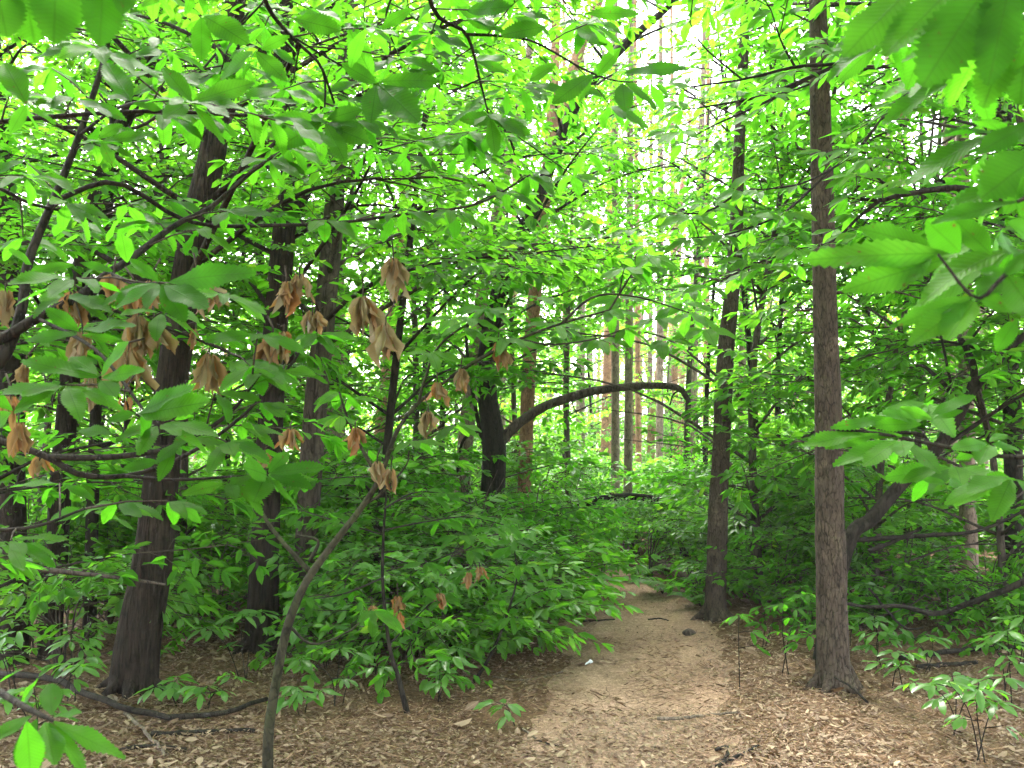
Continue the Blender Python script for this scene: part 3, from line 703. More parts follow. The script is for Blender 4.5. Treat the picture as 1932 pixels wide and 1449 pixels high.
arch.tube(pa, np.interp(np.linspace(0, 1, 60), [0, .2, .7, .92, 1], [.075, .052, .038, .026, .014]), 12, 0, (.10, 2, 6, 4.4))
for q, dx, dz in ((22, .1, -.22), (34, -.05, .16), (45, .12, -.12), (52, .05, -.25), (56, .12, -.3)):
    arch.tube(catmull([pa[q], pa[q] + np.array([dx*.4, .05, dz*.6]), pa[q] + np.array([dx, .02, dz])], 8), np.linspace(.010, .003, 8), 5)
tag(arch.build('arching_branch', [M_GREY], pl.root, pl.base), 'long bare branch arching over the path')
pl.finish()
pl = broad('dark gnarled tree leaning far right behind the near pine', [(1545, 1085), (1600, 1025), (1645, 978), (1705, 908), (1765, 850), (1808, 785), (1832, 740), (1880, 682), (1932, 632), (2010, 560)], 7.6, [32, 29, 26, 24, 22, 21, 20, 17, 15, 12], M_DARK, 38, 4.6, leaf=M_CHEST, fr=FR_CH, n=(9, (2.0, 4.6), 1.6),
      extra=[([(1828, 745), (1838, 700), (1822, 655), (1812, 640)], .035, .02), ([(1808, 775), (1790, 735), (1760, 705), (1740, 690), (1716, 694)], .024, .008), ([(1705, 905), (1690, 885), (1676, 878)], .02, .008), ([(1760, 855), (1740, 822), (1690, 815), (1660, 810)], .02, .008), ([(1808, 790), (1760, 550), (1755, 430)], .012, .006), ([(1600, 1020), (1750, 1010), (1850, 1000), (1960, 950)], .02, .01), ([(1640, 1040), (1690, 1020), (1730, 1000)], .02, .01)])
pl.finish()
broad('small smooth-barked tree with a kinked stem at the right edge', [(2010, 1160), (2020, 900), (1990, 640), (1960, 450)], 8.5, [30, 26, 22, 18], M_GREY, 39, 7, M_CHEST, FR_CH, n=(26, (2.0, 7), 2.4)).finish()
broad('dark trunk at the upper right corner behind big leaves', [(1915, 1120), (1908, 700), (1897, 300), (1890, 120)], 10, [34, 32, 29, 26], M_DARK, 40, 9, n=(22, (3.8, 9), 2.6)).finish()

# ================================================================== YOUNG TREES FILLING THE UNDERSTOREY
young = [  # px, depth, height, reach, kind, limbs, label
    (-160, 6.0, 6.0, 2.0, 0, 16, 'leafy young tree reaching in from beyond the left edge'),
    (60, 10.5, 6.5, 2.0, 1, 16, 'leafy young tree behind the trunks at the left edge'),
    (225, 11.5, 7.0, 2.2, 1, 17, 'leafy young tree behind the thin straight trunk'),
    (345, 9.8, 6.5, 2.1, 1, 18, 'leafy young tree behind the stout leaning trunk'),
    (430, 12.5, 7.5, 2.3, 1, 18, 'leafy young tree between the stout trunk and the forking trunk'),
    (605, 11.5, 7.0, 2.3, 1, 18, 'leafy young tree behind the reddish-grey trunk'),
    (700, 9.2, 6.0, 2.0, 0, 16, 'broad-leaved young chestnut left of the dark forked tree'),
    (785, 13.0, 7.5, 2.3, 1, 18, 'leafy young tree left of the leaning grey pine'),
    (835, 16.5, 8.0, 2.4, 1, 16, 'leafy young tree far behind the leaning grey pine'),
    (650, 15.5, 8.0, 2.4, 1, 16, 'leafy young tree around the broad grey trunk'),
    (170, 15.5, 8.0, 2.5, 1, 16, 'tall leafy young tree far back at the left'),
    (480, 17.0, 8.5, 2.6, 1, 16, 'tall leafy young tree far behind the forking trunk'),
    (20, 18.0, 8.5, 2.6, 1, 15, 'tall leafy young tree far back at the left edge'),
    (320, 19.0, 9.0, 2.6, 1, 15, 'tall leafy young tree farthest back behind the stout trunk'),
    (1060, 19.0, 5.5, 2.0, 1, 12, 'light green young tree behind the arching branch'),
    (985, 15.5, 6.5, 1.9, 1, 14, 'light green young tree right of the dark forked tree'),
    (1330, 14.0, 5.5, 1.6, 1, 14, 'young tree with pale leaves behind the reddish-brown pine'),
    (1430, 10.2, 6.4, 2.5, 0, 24, 'young chestnut with drooping sprays between the two pines by the path'),
    (1475, 13.5, 6.5, 2.0, 1, 16, 'leafy young tree farther back between the two pines by the path'),
    (1640, 9.6, 5.0, 1.7, 1, 17, 'small-leaved young tree right of the near pine'),
    (1705, 12.5, 5.0, 1.8, 1, 16, 'small-leaved young tree behind the leaning dark tree'),
    (1890, 9.0, 4.6, 1.6, 0, 12, 'young chestnut behind the fork of the leaning dark tree'),
    (1985, 10.5, 7.0, 2.0, 1, 14, 'leafy young tree beyond the right edge'),
    (1600, 17.5, 7.0, 2.3, 1, 16, 'leafy young tree far behind the near pine'),
    (1500, 22.0, 9.0, 2.4, 1, 15, 'tall young tree far back between the pines by the path'),
    (1770, 17.0, 5.2, 2.2, 1, 14, 'low spreading young tree below the white sky gap'),
    (1920, 16.0, 6.5, 2.2, 1, 14, 'leafy young tree far back at the right edge'),
    (1255, 26.0, 5.0, 2.2, 1, 12, 'pale young tree far beyond the bend of the path'),
    (1120, 27.0, 6.0, 2.4, 1, 12, 'pale young tree far behind the pink-barked pine'),
    (905, 24.0, 9.0, 2.8, 1, 14, 'tall pale young tree far behind the dark forked tree'),
    (730, 24.0, 10.0, 2.8, 1, 14, 'tall pale young tree far behind the leafy upper left'),
    (560, 25.0, 10.0, 2.8, 1, 14, 'tall pale young tree deep in the wood left of centre'),
    (1540, 10.8, 7.5, 2.6, 0, 22, 'young chestnut with a high crown behind the near pine', 3.6),
    (1730, 13.5, 8.0, 2.6, 1, 22, 'young tree with a high crown behind the white gap at the upper right', 4.4),
    (1440, 13.0, 7.5, 2.6, 1, 20, 'young tree with a high crown behind the reddish-brown pine', 4.0),
    (-30, 13.0, 9.5, 2.8, 1, 22, 'tall tree with a high crown far back at the upper left edge', 4.6),
    (130, 14.5, 10.0, 3.0, 1, 24, 'tall tree with a high crown behind the slim curving trunk', 5.0),
    (300, 16.0, 10.5, 3.0, 1, 24, 'tall tree with a high crown far behind the stout leaning trunk', 5.2),
    (470, 14.0, 10.0, 3.0, 1, 24, 'tall tree with a high crown behind the dark forking trunk', 5.0),
    (640, 17.0, 11.0, 3.0, 1, 24, 'tall tree with a high crown far behind the broad grey trunk', 5.4),
    (790, 15.5, 10.0, 2.8, 1, 22, 'tall tree with a high crown above the leaning grey pine', 5.2),
    (1290, 15.5, 8.0, 2.6, 1, 20, 'young tree with a high pale crown right of the bend of the path', 4.2),
    (1150, 18.5, 8.0, 2.6, 1, 18, 'young tree with a high pale crown straight beyond the bend of the path', 4.6),
    (1075, 15.0, 7.5, 2.4, 0, 18, 'young chestnut with a high crown above the arching branch', 3.6),
    (1390, 24.0, 7.0, 2.2, 1, 12, 'pale young tree far behind the reddish-brown pine'),
]
for k, (px, d, H, R, kind, nl, lab, *zz) in enumerate(young):
    r = RS(300+k); b = P(px, 900, d); b[2] = gzp(b[0], b[1])
    pl = Plant('chestnut_sapling' if kind == 0 else 'young_tree', lab, 'young tree', b, M_GREY if k % 2 else M_DARK, M_CHEST if kind == 0 else M_BEECH, FR_CH if kind == 0 or (d < 13 and k % 2) else FR_BE, 300+k, t0=r.uniform(.35, .65))
    ln = r.uniform(-.5, .5, 2)
    r0 = .018 + .0045*H
    pl.stem([b - UP*.1, b + np.array([ln[0]*.3, ln[1]*.2, H*.35]) + r.normal(0, .06, 3), b + np.array([ln[0], ln[1], H*.7]) + r.normal(0, .1, 3), b + np.array([ln[0]*1.4, ln[1]*1.2, H])], [r0, r0*.8, r0*.55, .008], 8, 8)
    pl.auto(int(nl*(1.5 if d < 12 else 1.0)), (zz[0] if zz else .10*H + .3, H if zz else min(H, 2.0 + .42*d, 6.8 if d < 12 else 5.8)), R, (.6, 1.0), r0=.010, prof=lambda u: .75 + .5*sin(pi*u) - .35*u)
    pl.finish('stem')
far_lab = 'pale leafy young tree in the dense far wood'
variants = []
r = RS(9)
for v in range(5):
    H = [5, 6.5, 8, 9.5, 7][v]
    pl = Plant('young_tree', far_lab, 'young tree', (0, 0, 0), M_GREY, M_BEECH, FR_BE, 500+v, 'leafy young trees of the far wood', t0=.6)
    pl.stem([(0, 0, -.2), (r.normal(0, .15), r.normal(0, .15), H*.5), (r.normal(0, .3), r.normal(0, .3), H)], [.06, .04, .01], 7, 8)
    pl.auto(22, (.6, H), 2.6, (.9, 1.4), r0=.012, test=False, step=.45, prof=lambda u: .7 + .6*sin(pi*u) - .3*u)
    pl.finish('stem'); variants.append((pl.root, H))
spots = []
for k in range(900):
    px = r.uniform(-350, 2280); d = r.uniform(24, 60)
    b = P(px, 870, d); zz = gzp(b[0], b[1])
    if all((b[0]-q[0])**2 + (b[1]-q[1])**2 > 2.6**2 for q in spots):
        spots.append((b[0], b[1], zz, px, d))
    if len(spots) >= 58: break
used = [0]*5
for x, y, z, px, d in spots:
    top = 500 if 1020 < px < 1420 else (470 if 1620 < px < 1880 else 150)     # the sky stays open above these
    hmax = (CH + (HOR - top)/F*d)
    v = r.randint(5)
    H = variants[v][1]; s = min(r.uniform(.8, 1.25), max(.35, hmax/H))
    if used[v] == 0: o = variants[v][0]
    else:
        o = variants[v][0].copy(); COL.objects.link(o)
        for ch in variants[v][0].children:
            c = ch.copy(); COL.objects.link(c); c.parent = o
    used[v] += 1
    o.location = (x, y, z); o.rotation_euler = (0, 0, r.uniform(0, 6.28)); o.scale = (s, s, s)
for v in range(5):
    if used[v] == 0: variants[v][0].location = (-30+8*v, 62, gzp(-30+8*v, 62))

# ================================================================== SHRUBS
def shrub(px, d, H, R, lab, seed, leaf=M_SHRUB, fr=FR_SH, n=16, t0=.45, name='leafy_shrub', group=None, pos=None, lod=2, test=True, fs=(.45, .75), cat='shrub'):
    r = RS(seed)
    if pos is None:
        b = P(px, 900, d); b[2] = gzp(b[0], b[1])
    else: b = np.asarray(pos, float)
    pl = Plant(name, lab, cat, b, M_GREY, leaf, fr, seed, group, t0=t0, lod=lod); pl.axis = np.array([b, b + UP*H])
    for i in range(n):
        aa = i*2.399 + r.uniform(-.5, .5); u = (i+.5)/n; rr = R*(.25 + .75*u)*r.uniform(.6, 1.1); h = H*(1 - .75*u**1.6)*r.uniform(.75, 1.1)
        e_ = b + np.array([rr*cos(aa), rr*sin(aa), h]); m = b + np.array([.35*rr*cos(aa), .35*rr*sin(aa), .72*h]) + r.normal(0, .03, 3)
        pa = catmull([b - UP*.04 + r.normal(0, .03, 3)*np.array([1, 1, 0]), m, e_], 9); ok = 0
        for j in range(max(2, int(np.linalg.norm(e_-b)/.26))):
            q = r.uniform(.3, .95); k = min(7, int(q*8)); d_ = unit(pa[k+1]-pa[k]); sd = np.array([cos(aa + 1.3*(-1)**j), sin(aa + 1.3*(-1)**j), 0])
            ok += pl.frond(pa[k], d_*.4 + sd*.8 + np.array([cos(aa), sin(aa), 0])*.4 + UP*r.uniform(-.2, .25), r.uniform(*fs), test=test)
        ok += pl.frond(pa[-1], np.array([cos(aa), sin(aa), r.uniform(-.3, .3)]), r.uniform(*fs), test=test)
        if ok: pl.trunk.tube(pa, np.linspace(.009, .003, 9), 5)
    pl.finish('stem', 'foliage')
    return pl.root
shr = [
    (1010, 9.6, 1.25, 1.0, 'big dark green shrub spilling over the left side of the path'),
    (1085, 10.6, .85, .55, 'dark shrub with drooping leaves at the left edge of the path before the bend'),
    (900, 9.0, 1.35, .95, 'dense shrub left of the path beside the forked tree'),
    (1025, 8.9, .55, .5, 'low bright shrub at the foot of the big dark green shrub'),
    (760, 8.8, 1.3, .8, 'dense shrub behind the thin dark sapling'),
    (660, 10.5, 1.5, 1.0, 'tall shrub behind the kinked sapling'),
    (330, 9.5, 1.3, .9, 'tall shrub behind the stout leaning trunk'),
    (130, 7.4, .95, .8, 'shrub at the foot of the trunks on the left'),
    (60, 9.2, 1.5, 1.1, 'tall shrub in the hollow at the left edge'),
    (215, 10.0, 1.4, 1.0, 'tall shrub in the hollow left of the stout trunk'),
    (1010, 14.0, 1.7, 1.2, 'tall shrub right behind the mid-sized pine'),
    (1080, 13.4, 1.3, .9, 'rounded shrub on the inner side of the path bend'),
    (1105, 18.5, 1.3, 1.1, 'tall shrub beyond the bend of the path'),
    (860, 12.0, 1.7, 1.2, 'tall shrub at the foot of the leaning grey pine'),
    (780, 11.2, 1.6, 1.1, 'tall shrub left of the leaning grey pine'),
    (690, 7.9, .75, .6, 'shrub right of the reddish-grey trunk'),
    (835, 7.7, .85, .65, 'dense shrub with broad leaves right of the thin dark sapling'),
    (415, 8.7, .8, .6, 'shrub between the stout trunk and the dark forking trunk'),
    (770, 7.4, .45, .4, 'low bright-leaved shrub at the back of the thin dark sapling'),
    (930, 8.0, .75, .5, 'low shrub whose leaves hang over the litter left of the path'),
    (1150, 15.4, .8, .7, 'low shrub where the path slips out of sight'),
    (1195, 14.6, .7, .6, 'low shrub at the foot of the slim grey pine by the bend'),
    (1125, 10.2, .7, .5, 'dark bushy shrub leaning out over the left edge of the path'),
    (1225, 12.4, .75, .75, 'bright green low shrub on the right of the path bend'),
    (1290, 12.9, 1.0, .8, 'green shrub beside the fallen grey log'),
    (1262, 15.8, 1.1, .9, 'green shrub behind the fallen grey log'),
    (1330, 13.8, 1.6, 1.0, 'tall shrub left of the reddish-brown pine'),
    (1310, 10.4, .35, .35, 'tiny shrub on the right verge near the reddish-brown pine'),
    (1410, 11.0, 1.3, .8, 'shrub right of the foot of the reddish-brown pine'),
    (1470, 9.8, .75, .5, 'thin-leaved shrub between the two pines by the path'),
    (1500, 11.8, 1.5, 1.0, 'tall shrub behind the near pine on its left'),
    (1620, 10.0, 1.25, .9, 'dense shrub behind the near pine on its right'),
    (1690, 9.6, .8, .8, 'spreading shrub below the leaning dark tree'),
    (1730, 12.6, 1.5, 1.1, 'tall shrub left of the sturdy pine at the right'),
    (1900, 12.8, 1.3, 1.1, 'tall shrub right of the sturdy pine at the right'),
    (1860, 9.4, .6, .7, 'low shrub on the litter at the right edge'),
    (1780, 8.7, .5, .6, 'low dark shrub on the litter right of the near pine'),
]
for k, (px, d, H, R, lab) in enumerate(shr):
    shrub(px, d, H, R, lab, 700+k, n=int(8 + 7*R), t0=.4 + .03*(k % 9), fs=(.55, .92) if d < 10.7 else (.5, .85), leaf=M_FERN if 'bright' in lab else (M_BEECH, M_SHRUB, M_CHEST)[k % 3], fr=(FR_SH, FR_CH, FR_BE)[(k*7) % 3])
# low plants growing on the litter near the camera
low = [
    (1800, 1385, .42, .38, 'broad-leaved low plant in the bottom right corner', M_SHRUB), (1905, 1330, .55, .42, 'bushy low plant at the right edge of the bottom corner', M_SHRUB),
    (1690, 1300, .26, .30, 'pale low plant on the litter right of the near pine', M_SHRUB), (1850, 1440, .4, .35, 'low leafy plant cut by the bottom right corner', M_SHRUB),
    (1760, 1270, .3, .3, 'small dark plant on the litter behind the bottom right plants', M_SHRUB),
    (1395, 1300, .62, .22, 'thin seedling with a few leaves on the right verge', M_CHEST), (1480, 1275, .75, .26, 'taller seedling with level leaves left of the near pine', M_CHEST),
    (1545, 1290, .4, .24, 'seedling at the foot of the near pine', M_CHEST), (1530, 1215, .6, .3, 'seedling behind the foot of the near pine', M_CHEST),
    (860, 1290, .3, .25, 'low green seedling on the litter left of the path', M_SHRUB), (955, 1368, .12, .12, 'tiny green seedling on the litter at the bottom centre', M_SHRUB),
    (640, 1330, .35, .4, 'low dark seedling between the kinked sapling and the thin sapling', M_SHRUB), (560, 1345, .2, .25, 'small seedling at the foot of the kinked sapling', M_SHRUB),
    (390, 1340, .2, .3, 'small dark seedling in front of the stout trunk', M_SHRUB), (330, 1330, .15, .25, 'tiny dark seedling at the foot of the stout trunk', M_SHRUB),
    (1590, 1225, .35, .25, 'green seedling right of the near pine', M_SHRUB), (1650, 1190, .4, .35, 'green seedling below the leaning dark tree', M_SHRUB),
    (60, 1420, .5, .4, 'dark low plant in the bottom left corner', M_SHRUB), (130, 1330, .45, .4, 'dark low plant left of the stout trunk', M_SHRUB),
    (790, 1240, .45, .4, 'dark seedling beside the thin sapling', M_SHRUB),
    (705, 1275, .5, .4, 'leafy seedling on the left of the thin dark sapling', M_CHEST), (830, 1325, .3, .35, 'spreading low seedling in front of the slanting sapling', M_SHRUB),
    (455, 1285, .45, .4, 'leafy seedling at the foot of the dark forking trunk', M_SHRUB), (905, 1232, .45, .35, 'seedling in the shade of the shrubs left of the path', M_CHEST),
    (615, 1262, .4, .4, 'dark seedling behind the kinked sapling', M_SHRUB), (30, 1340, .55, .4, 'dark seedling at the left edge beside the curved dark branch', M_SHRUB),
    (1660, 1265, .35, .3, 'seedling between the near pine and the bottom right plants', M_SHRUB), (1930, 1270, .6, .4, 'tall leafy seedling at the right edge', M_SHRUB), (1440, 1225, .5, .3, 'leafy seedling on the litter between the two pines', M_CHEST),
]
def seedling(px, py, H, R, lab, mat, seed, size=.145):
    r = RS(seed); b = G(px, py)
    pl = Plant('leafy_seedling', lab, 'seedling', b, M_DARK, mat, FR_CH, seed, lod=1)
    for i in range(max(1, int(R*9))):
        aa = r.uniform(0, 2*pi); rr = R*r.uniform(.1, .9)*(i > 0); h = H*r.uniform(.6, 1.0)
        e_ = b + np.array([rr*cos(aa), rr*sin(aa), h])
        pa = catmull([b - UP*.03 + r.normal(0, .03, 3)*np.array([1, 1, 0]), b + np.array([.3*rr*cos(aa), .3*rr*sin(aa), h*.6]) + r.normal(0, .015, 3), e_], 10); pl.trunk.tube(pa, np.linspace(.004, .0018, 10), 5)
        for q in (4, 6, 8):
            d = np.array([r.normal(), r.normal(), 0]); e2 = pa[q] + unit(d)*r.uniform(.04, .12) + UP*.02
            pl.trunk.tube(np.array([pa[q], e2]), [.003, .002], 4); rosette(pl.crown, e2, d, size*.85, r, r.randint(2, 5), 1, t0=.4, spread=70, face=.15)
        rosette(pl.crown, pa[-1], (r.normal(), r.normal(), 0), size, r, r.randint(5, 8), 1, t0=.45, spread=170, face=.15, droop=.15)
    pl.finish('stem', 'foliage')
for k, (px, py, H, R, lab, mat) in enumerate(low): seedling(px, py, H, R, lab, mat, 800+k)
# dense low cover beyond: copies of four shrubs
slab = 'leafy green bush in the dense thicket far behind'
sv_ = [shrub(0, 0, [1.1, 1.4, 1.7, .9][v], 1.1, slab, 900+v, n=22, t0=.5, pos=(0, 0, 0), test=False, group='bushes of the far thicket', name='leafy_shrub', fs=(.5, .8)) for v in range(4)]
r = RS(31); used = [0]*4; cnt = 0
while cnt < 150:
    px = r.uniform(-250, 2180); d = r.uniform(13.5, 36)
    b = P(px, 900, d)
    if path_d(b[0], b[1])[0] < 2.6: continue
    if 1090 < px < 1340 and d < 20: continue
    v = r.randint(4)
    if used[v] == 0: o = sv_[v]
    else:
        o = sv_[v].copy(); COL.objects.link(o)
        for ch in sv_[v].children:
            c = ch.copy(); COL.objects.link(c); c.parent = o
    used[v] += 1; cnt += 1; s = r.uniform(.75, 1.3)
    o.location = (b[0], b[1], gzp(b[0], b[1])); o.rotation_euler = (0, 0, r.uniform(0, 6.28)); o.scale = (s, s, s*r.uniform(.8, 1.15))

# ferns
def fern(px, py, L, lab, seed, n=9):
    r = RS(seed); b = G(px, py); root = tag(empty('fern', b), lab, 'fern')
    p = Part()
    for i in range(n):
        aa = i*2.399 + r.uniform(-.3, .3); l = L*r.uniform(.75, 1.1); o = np.array([cos(aa), sin(aa), 0])
        t = np.linspace(0, 1, 16)[:, None]
        pa = b + o*l*t*.85 + UP*(l*1.15*t - l*.85*t*t)
        p.tube(pa, np.linspace(.004, .001, 16), 4)
        sd = np.cross(UP, o)
        for k in range(2, 16):
            for sg in (-1, 1):
                ln = l*.33*math.sin(pi*min(1, (k+1.5)/17.5))**.7
                p.leaves([pa[k]], [sd*sg + o*.35 - UP*.1], [UP + r.normal(0, .1, 3)], ln, ln*.30, np.clip(.5 + r.normal(0, .2), 0, 1), 2, 1, .1, .12)
    p.build('frond_rosette', [M_TWIG, M_FERN], root, b)
fern(1250, 1120, .42, 'pale green fern on the right of the path bend', 1); fern(1322, 1145, .36, 'pale green fern at the foot of the reddish-brown pine', 2)
fern(1620, 1180, .45, 'small fern just right of the near pine', 3); fern(1905, 1095, .55, 'fern clump at the right edge behind the litter', 4)
fern(1205, 1092, .40, 'bright fern where the path disappears', 5); fern(980, 1210, .35, 'fern beneath the big dark green shrub', 6)

# ================================================================== NEAR CHESTNUTS
r = RS(1234)
# the kinked sapling at the left of the path
b = P(508, 1470, 4.75); b[2] = gzp(b[0], b[1])
sap = Plant('chestnut_sapling', 'slim smooth sapling with a kinked greenish stem in front of the forking trunk', 'sapling', b, M_SMOOTH, M_CHEST, FR_CH, 41, lod=1)
D = b[1]
st = [b - UP*.1] + pxp(*[(x, y, D) for x, y in ((506, 1400), (517, 1310), (538, 1200), (560, 1135), (588, 1082), (640, 1012), (684, 955), (716, 903), (735, 850), (754, 805), (790, 760), (850, 712))])
sap.stem(st, [.027, .024, .022, .021, .0195, .018, .016, .0145, .013, .012, .010, .009, .006], 16, 8, (.04, 2, 3, 2.2))
LB = [
    ([(586, 1080), (560, 1052), (515, 1000), (470, 930), (440, 900)], .014, .006), ([(584, 1060), (600, 1020), (560, 1010)], .010, .004),
    ([(716, 903), (690, 860), (660, 800), (640, 740)], .010, .005), ([(850, 712), (900, 680), (980, 640), (1060, 610), (1150, 585)], .010, .004),
    ([(790, 760), (800, 720), (830, 650), (900, 600), (917, 583)], .008, .004), ([(684, 955), (720, 930), (765, 880), (772, 850)], .007, .003),
    ([(980, 640), (1040, 650), (1120, 640), (1180, 620)], .006, .003), ([(1060, 610), (1120, 560), (1200, 560), (1300, 590)], .007, .003), ([(1150, 585), (1190, 520), (1220, 480)], .005, .003),
    ([(545, 1180), (590, 1215), (660, 1190), (700, 1150)], .008, .003), ([(735, 850), (800, 830), (860, 800)], .006, .003),
]
for pts, r0, r1 in LB:
    pa = sap.limb(pxp(*[(x, y, D + (x - 700)*-.0006) for x, y in pts]), r0, r1, 14, 6)
    if pts[0] not in ((586, 1080), (584, 1060), (684, 955)): leafy(sap, pa, .165, r, .17, 0, .25, (.05, .18), (4, 7), t0=.55, test=True)
for px, py in ((917, 583), (1050, 612), (1175, 562), (1240, 600), (1290, 572), (1130, 640), (970, 640), (860, 600), (1010, 560), (1245, 640), (1330, 620)):
    rosette(sap.crown, P(px, py, D - .1), (r.uniform(-1, 1), -.5, 0), .165, r, 6, 0, t0=.55)
for px, py, t, hh in ((940, 672, .85, .16), (825, 745, .8, .15), (870, 720, .6, .15), (808, 800, .15, .15), (670, 832, .9, .16), (548, 830, .9, .13), (500, 870, .9, .10), (712, 893, .2, .14), (738, 905, .3, .13)):
    dead_cluster(sap, px, py, D - .15, r, hh, 7, t)
sap.finish('stem')

# thin dark sapling
b = G(772, 1345)
s2 = Plant('chestnut_sapling', 'very thin dark sapling with hanging orange leaves left of the path', 'sapling', b, M_DARK, M_CHEST, FR_CH, 42, lod=1); D2 = b[1]
s2.stem([b - UP*.05] + pxp(*[(x, y, D2) for x, y in ((752, 1280), (735, 1220), (722, 1100), (724, 1000), (728, 940), (722, 880))]), [.020, .015, .012, .010, .008, .006, .004], 10, 8)
for pts in ([(725, 1010), (640, 985), (560, 960)], [(726, 1050), (790, 1065), (860, 1040), (900, 1010)], [(724, 960), (780, 930), (840, 930)], [(723, 1090), (650, 1120), (590, 1130)], [(735, 1215), (790, 1160), (830, 1120)], [(724, 1000), (800, 985), (880, 975), (950, 990)], [(722, 900), (660, 900), (600, 905)]):
    pa = s2.limb(pxp(*[(x, y, D2 + r.uniform(-.3, .3)) for x, y in pts]), .006, .003); leafy(s2, pa, .15, r, .19, 0, .3, (.05, .18), (4, 6), t0=.38)
for px, py, t in ((702, 1158, .85), (750, 1140, .9), (752, 1170, .85), (830, 1135, .95), (885, 1095, .9), (905, 1085, .9)): dead_cluster(s2, px, py, D2 - .1, r, .13, 5, t)
s2.finish('stem')
# another thin stem by the path
b = G(885, 1288)
s3 = Plant('chestnut_sapling', 'slanting thin sapling with drooping leaves at the left of the path', 'sapling', b, M_DARK, M_CHEST, FR_CH, 43, lod=1); D3 = b[1]
pa = s3.stem([b - UP*.04] + pxp(*[(x, y, D3) for x, y in ((915, 1255), (940, 1205), (960, 1150), (975, 1090), (970, 1030))]), [.014, .012, .010, .008, .006, .004], 8, 6)
leafy(s3, pa, .16, r, .14, 0, .45, (.06, .25), (5, 7), t0=.4)
for pts in ([(960, 1150), (1010, 1120), (1050, 1110)], [(970, 1100), (920, 1080), (880, 1080)]):
    leafy(s3, s3.limb(pxp(*[(x, y, D3) for x, y in pts]), .004, .002), .16, r, .14, 0, .3, (.05, .15), (5, 7), t0=.4)
s3.finish('stem')

# the chestnut beyond the left edge: its limbs and twigs cross the left half of the photograph
b = np.array([-2.15, 2.9, 0.0]); b[2] = gzp(b[0], b[1])
lt = Plant('chestnut_tree', 'chestnut just past the left edge with long thin limbs and withered leaf bunches', 'chestnut tree', b, M_DARK, M_CHEST, FR_CH, 44, lod=1)
lt.stem([b - UP*.1, b + np.array([.05, 0, 1.2]), b + np.array([.15, .1, 2.6]), b + np.array([.1, .2, 4.2]), b + np.array([.3, .2, 6])], [.12, .10, .085, .06, .02], 20, 16, (.07, 3, 2, 1.1))
limbs = [  # px, py, depth ... ; r0, r1 ; leafy from
    ([(-280, 560, 2.95), (-60, 640, 3.0), (0, 640, 3.0), (70, 600, 3.0), (150, 560, 3.0), (205, 515, 3.05), (242, 492, 3.1), (330, 425, 3.3), (400, 390, 3.4), (493, 310, 3.5), (600, 250, 3.6)], .020, .006, .42),
    ([(-280, 720, 2.95), (-60, 690, 3.0), (0, 685, 3.0), (40, 590, 3.05), (55, 490, 3.1), (100, 380, 3.2), (150, 255, 3.3), (200, 100, 3.4), (208, 20, 3.4)], .022, .008, .6),
    ([(-280, 800, 2.9), (-80, 820, 2.95), (0, 832, 3.0), (90, 862, 3.0), (150, 895, 3.0), (235, 898, 3.05), (330, 870, 3.1), (440, 800, 3.1), (540, 700, 3.15), (585, 630, 3.2)], .014, .003, .75),
    ([(90, 862, 3.0), (210, 862, 2.95), (330, 842, 2.9), (430, 782, 2.9), (492, 705, 2.9)], .011, .004, .7),
    ([(70, 600, 3.0), (180, 660, 2.75), (270, 772, 2.55), (300, 800, 2.5)], .006, .003, .9),
    ([(205, 515, 3.05), (255, 535, 2.8), (300, 533, 2.6)], .007, .003, .9),
    ([(150, 560, 3.0), (255, 600, 3.0), (350, 632, 3.0), (462, 678, 3.0)], .006, .003, .5),
    ([(235, 898, 3.05), (330, 905, 3.0), (430, 900, 2.95), (503, 896, 2.9)], .006, .003, .9),
    ([(100, 380, 3.2), (220, 345, 3.2), (360, 420, 3.4), (530, 425, 3.5), (640, 420, 3.6), (760, 405, 3.7), (900, 385, 3.8), (1000, 330, 3.9)], .009, .004, .55),
    ([(-250, 250, 2.95), (-20, 232, 3.0), (45, 225, 3.0), (170, 215, 3.0), (300, 210, 3.0), (420, 216, 3.05), (510, 220, 3.1)], .009, .005, .35),
    ([(150, 255, 3.3), (210, 210, 3.1), (260, 193, 2.9), (320, 190, 2.7), (362, 192, 2.6)], .006, .003, .95),
    ([(-200, 420, 2.9), (-40, 350, 3.0), (60, 385, 3.1), (140, 400, 3.3), (260, 410, 3.5)], .008, .003, .3),
    ([(120, 240, 3.3), (260, 240, 3.5), (345, 170, 3.7), (400, 110, 3.8), (480, 10, 3.9)], .007, .004, .3),
    ([(-250, 900, 2.9), (-60, 990, 2.95), (0, 1000, 3.0), (80, 990, 3.0), (160, 960, 3.1), (220, 950, 3.2)], .008, .003, .2),
]
for pts, r0, r1, ls in limbs:
    pa = lt.limb(pxp(*pts), r0, r1, 26, 7)
    leafy(lt, pa, .15, r, .12, 0, ls*.85, (.05, .30), (4, 7), t0=.25, face=.6)
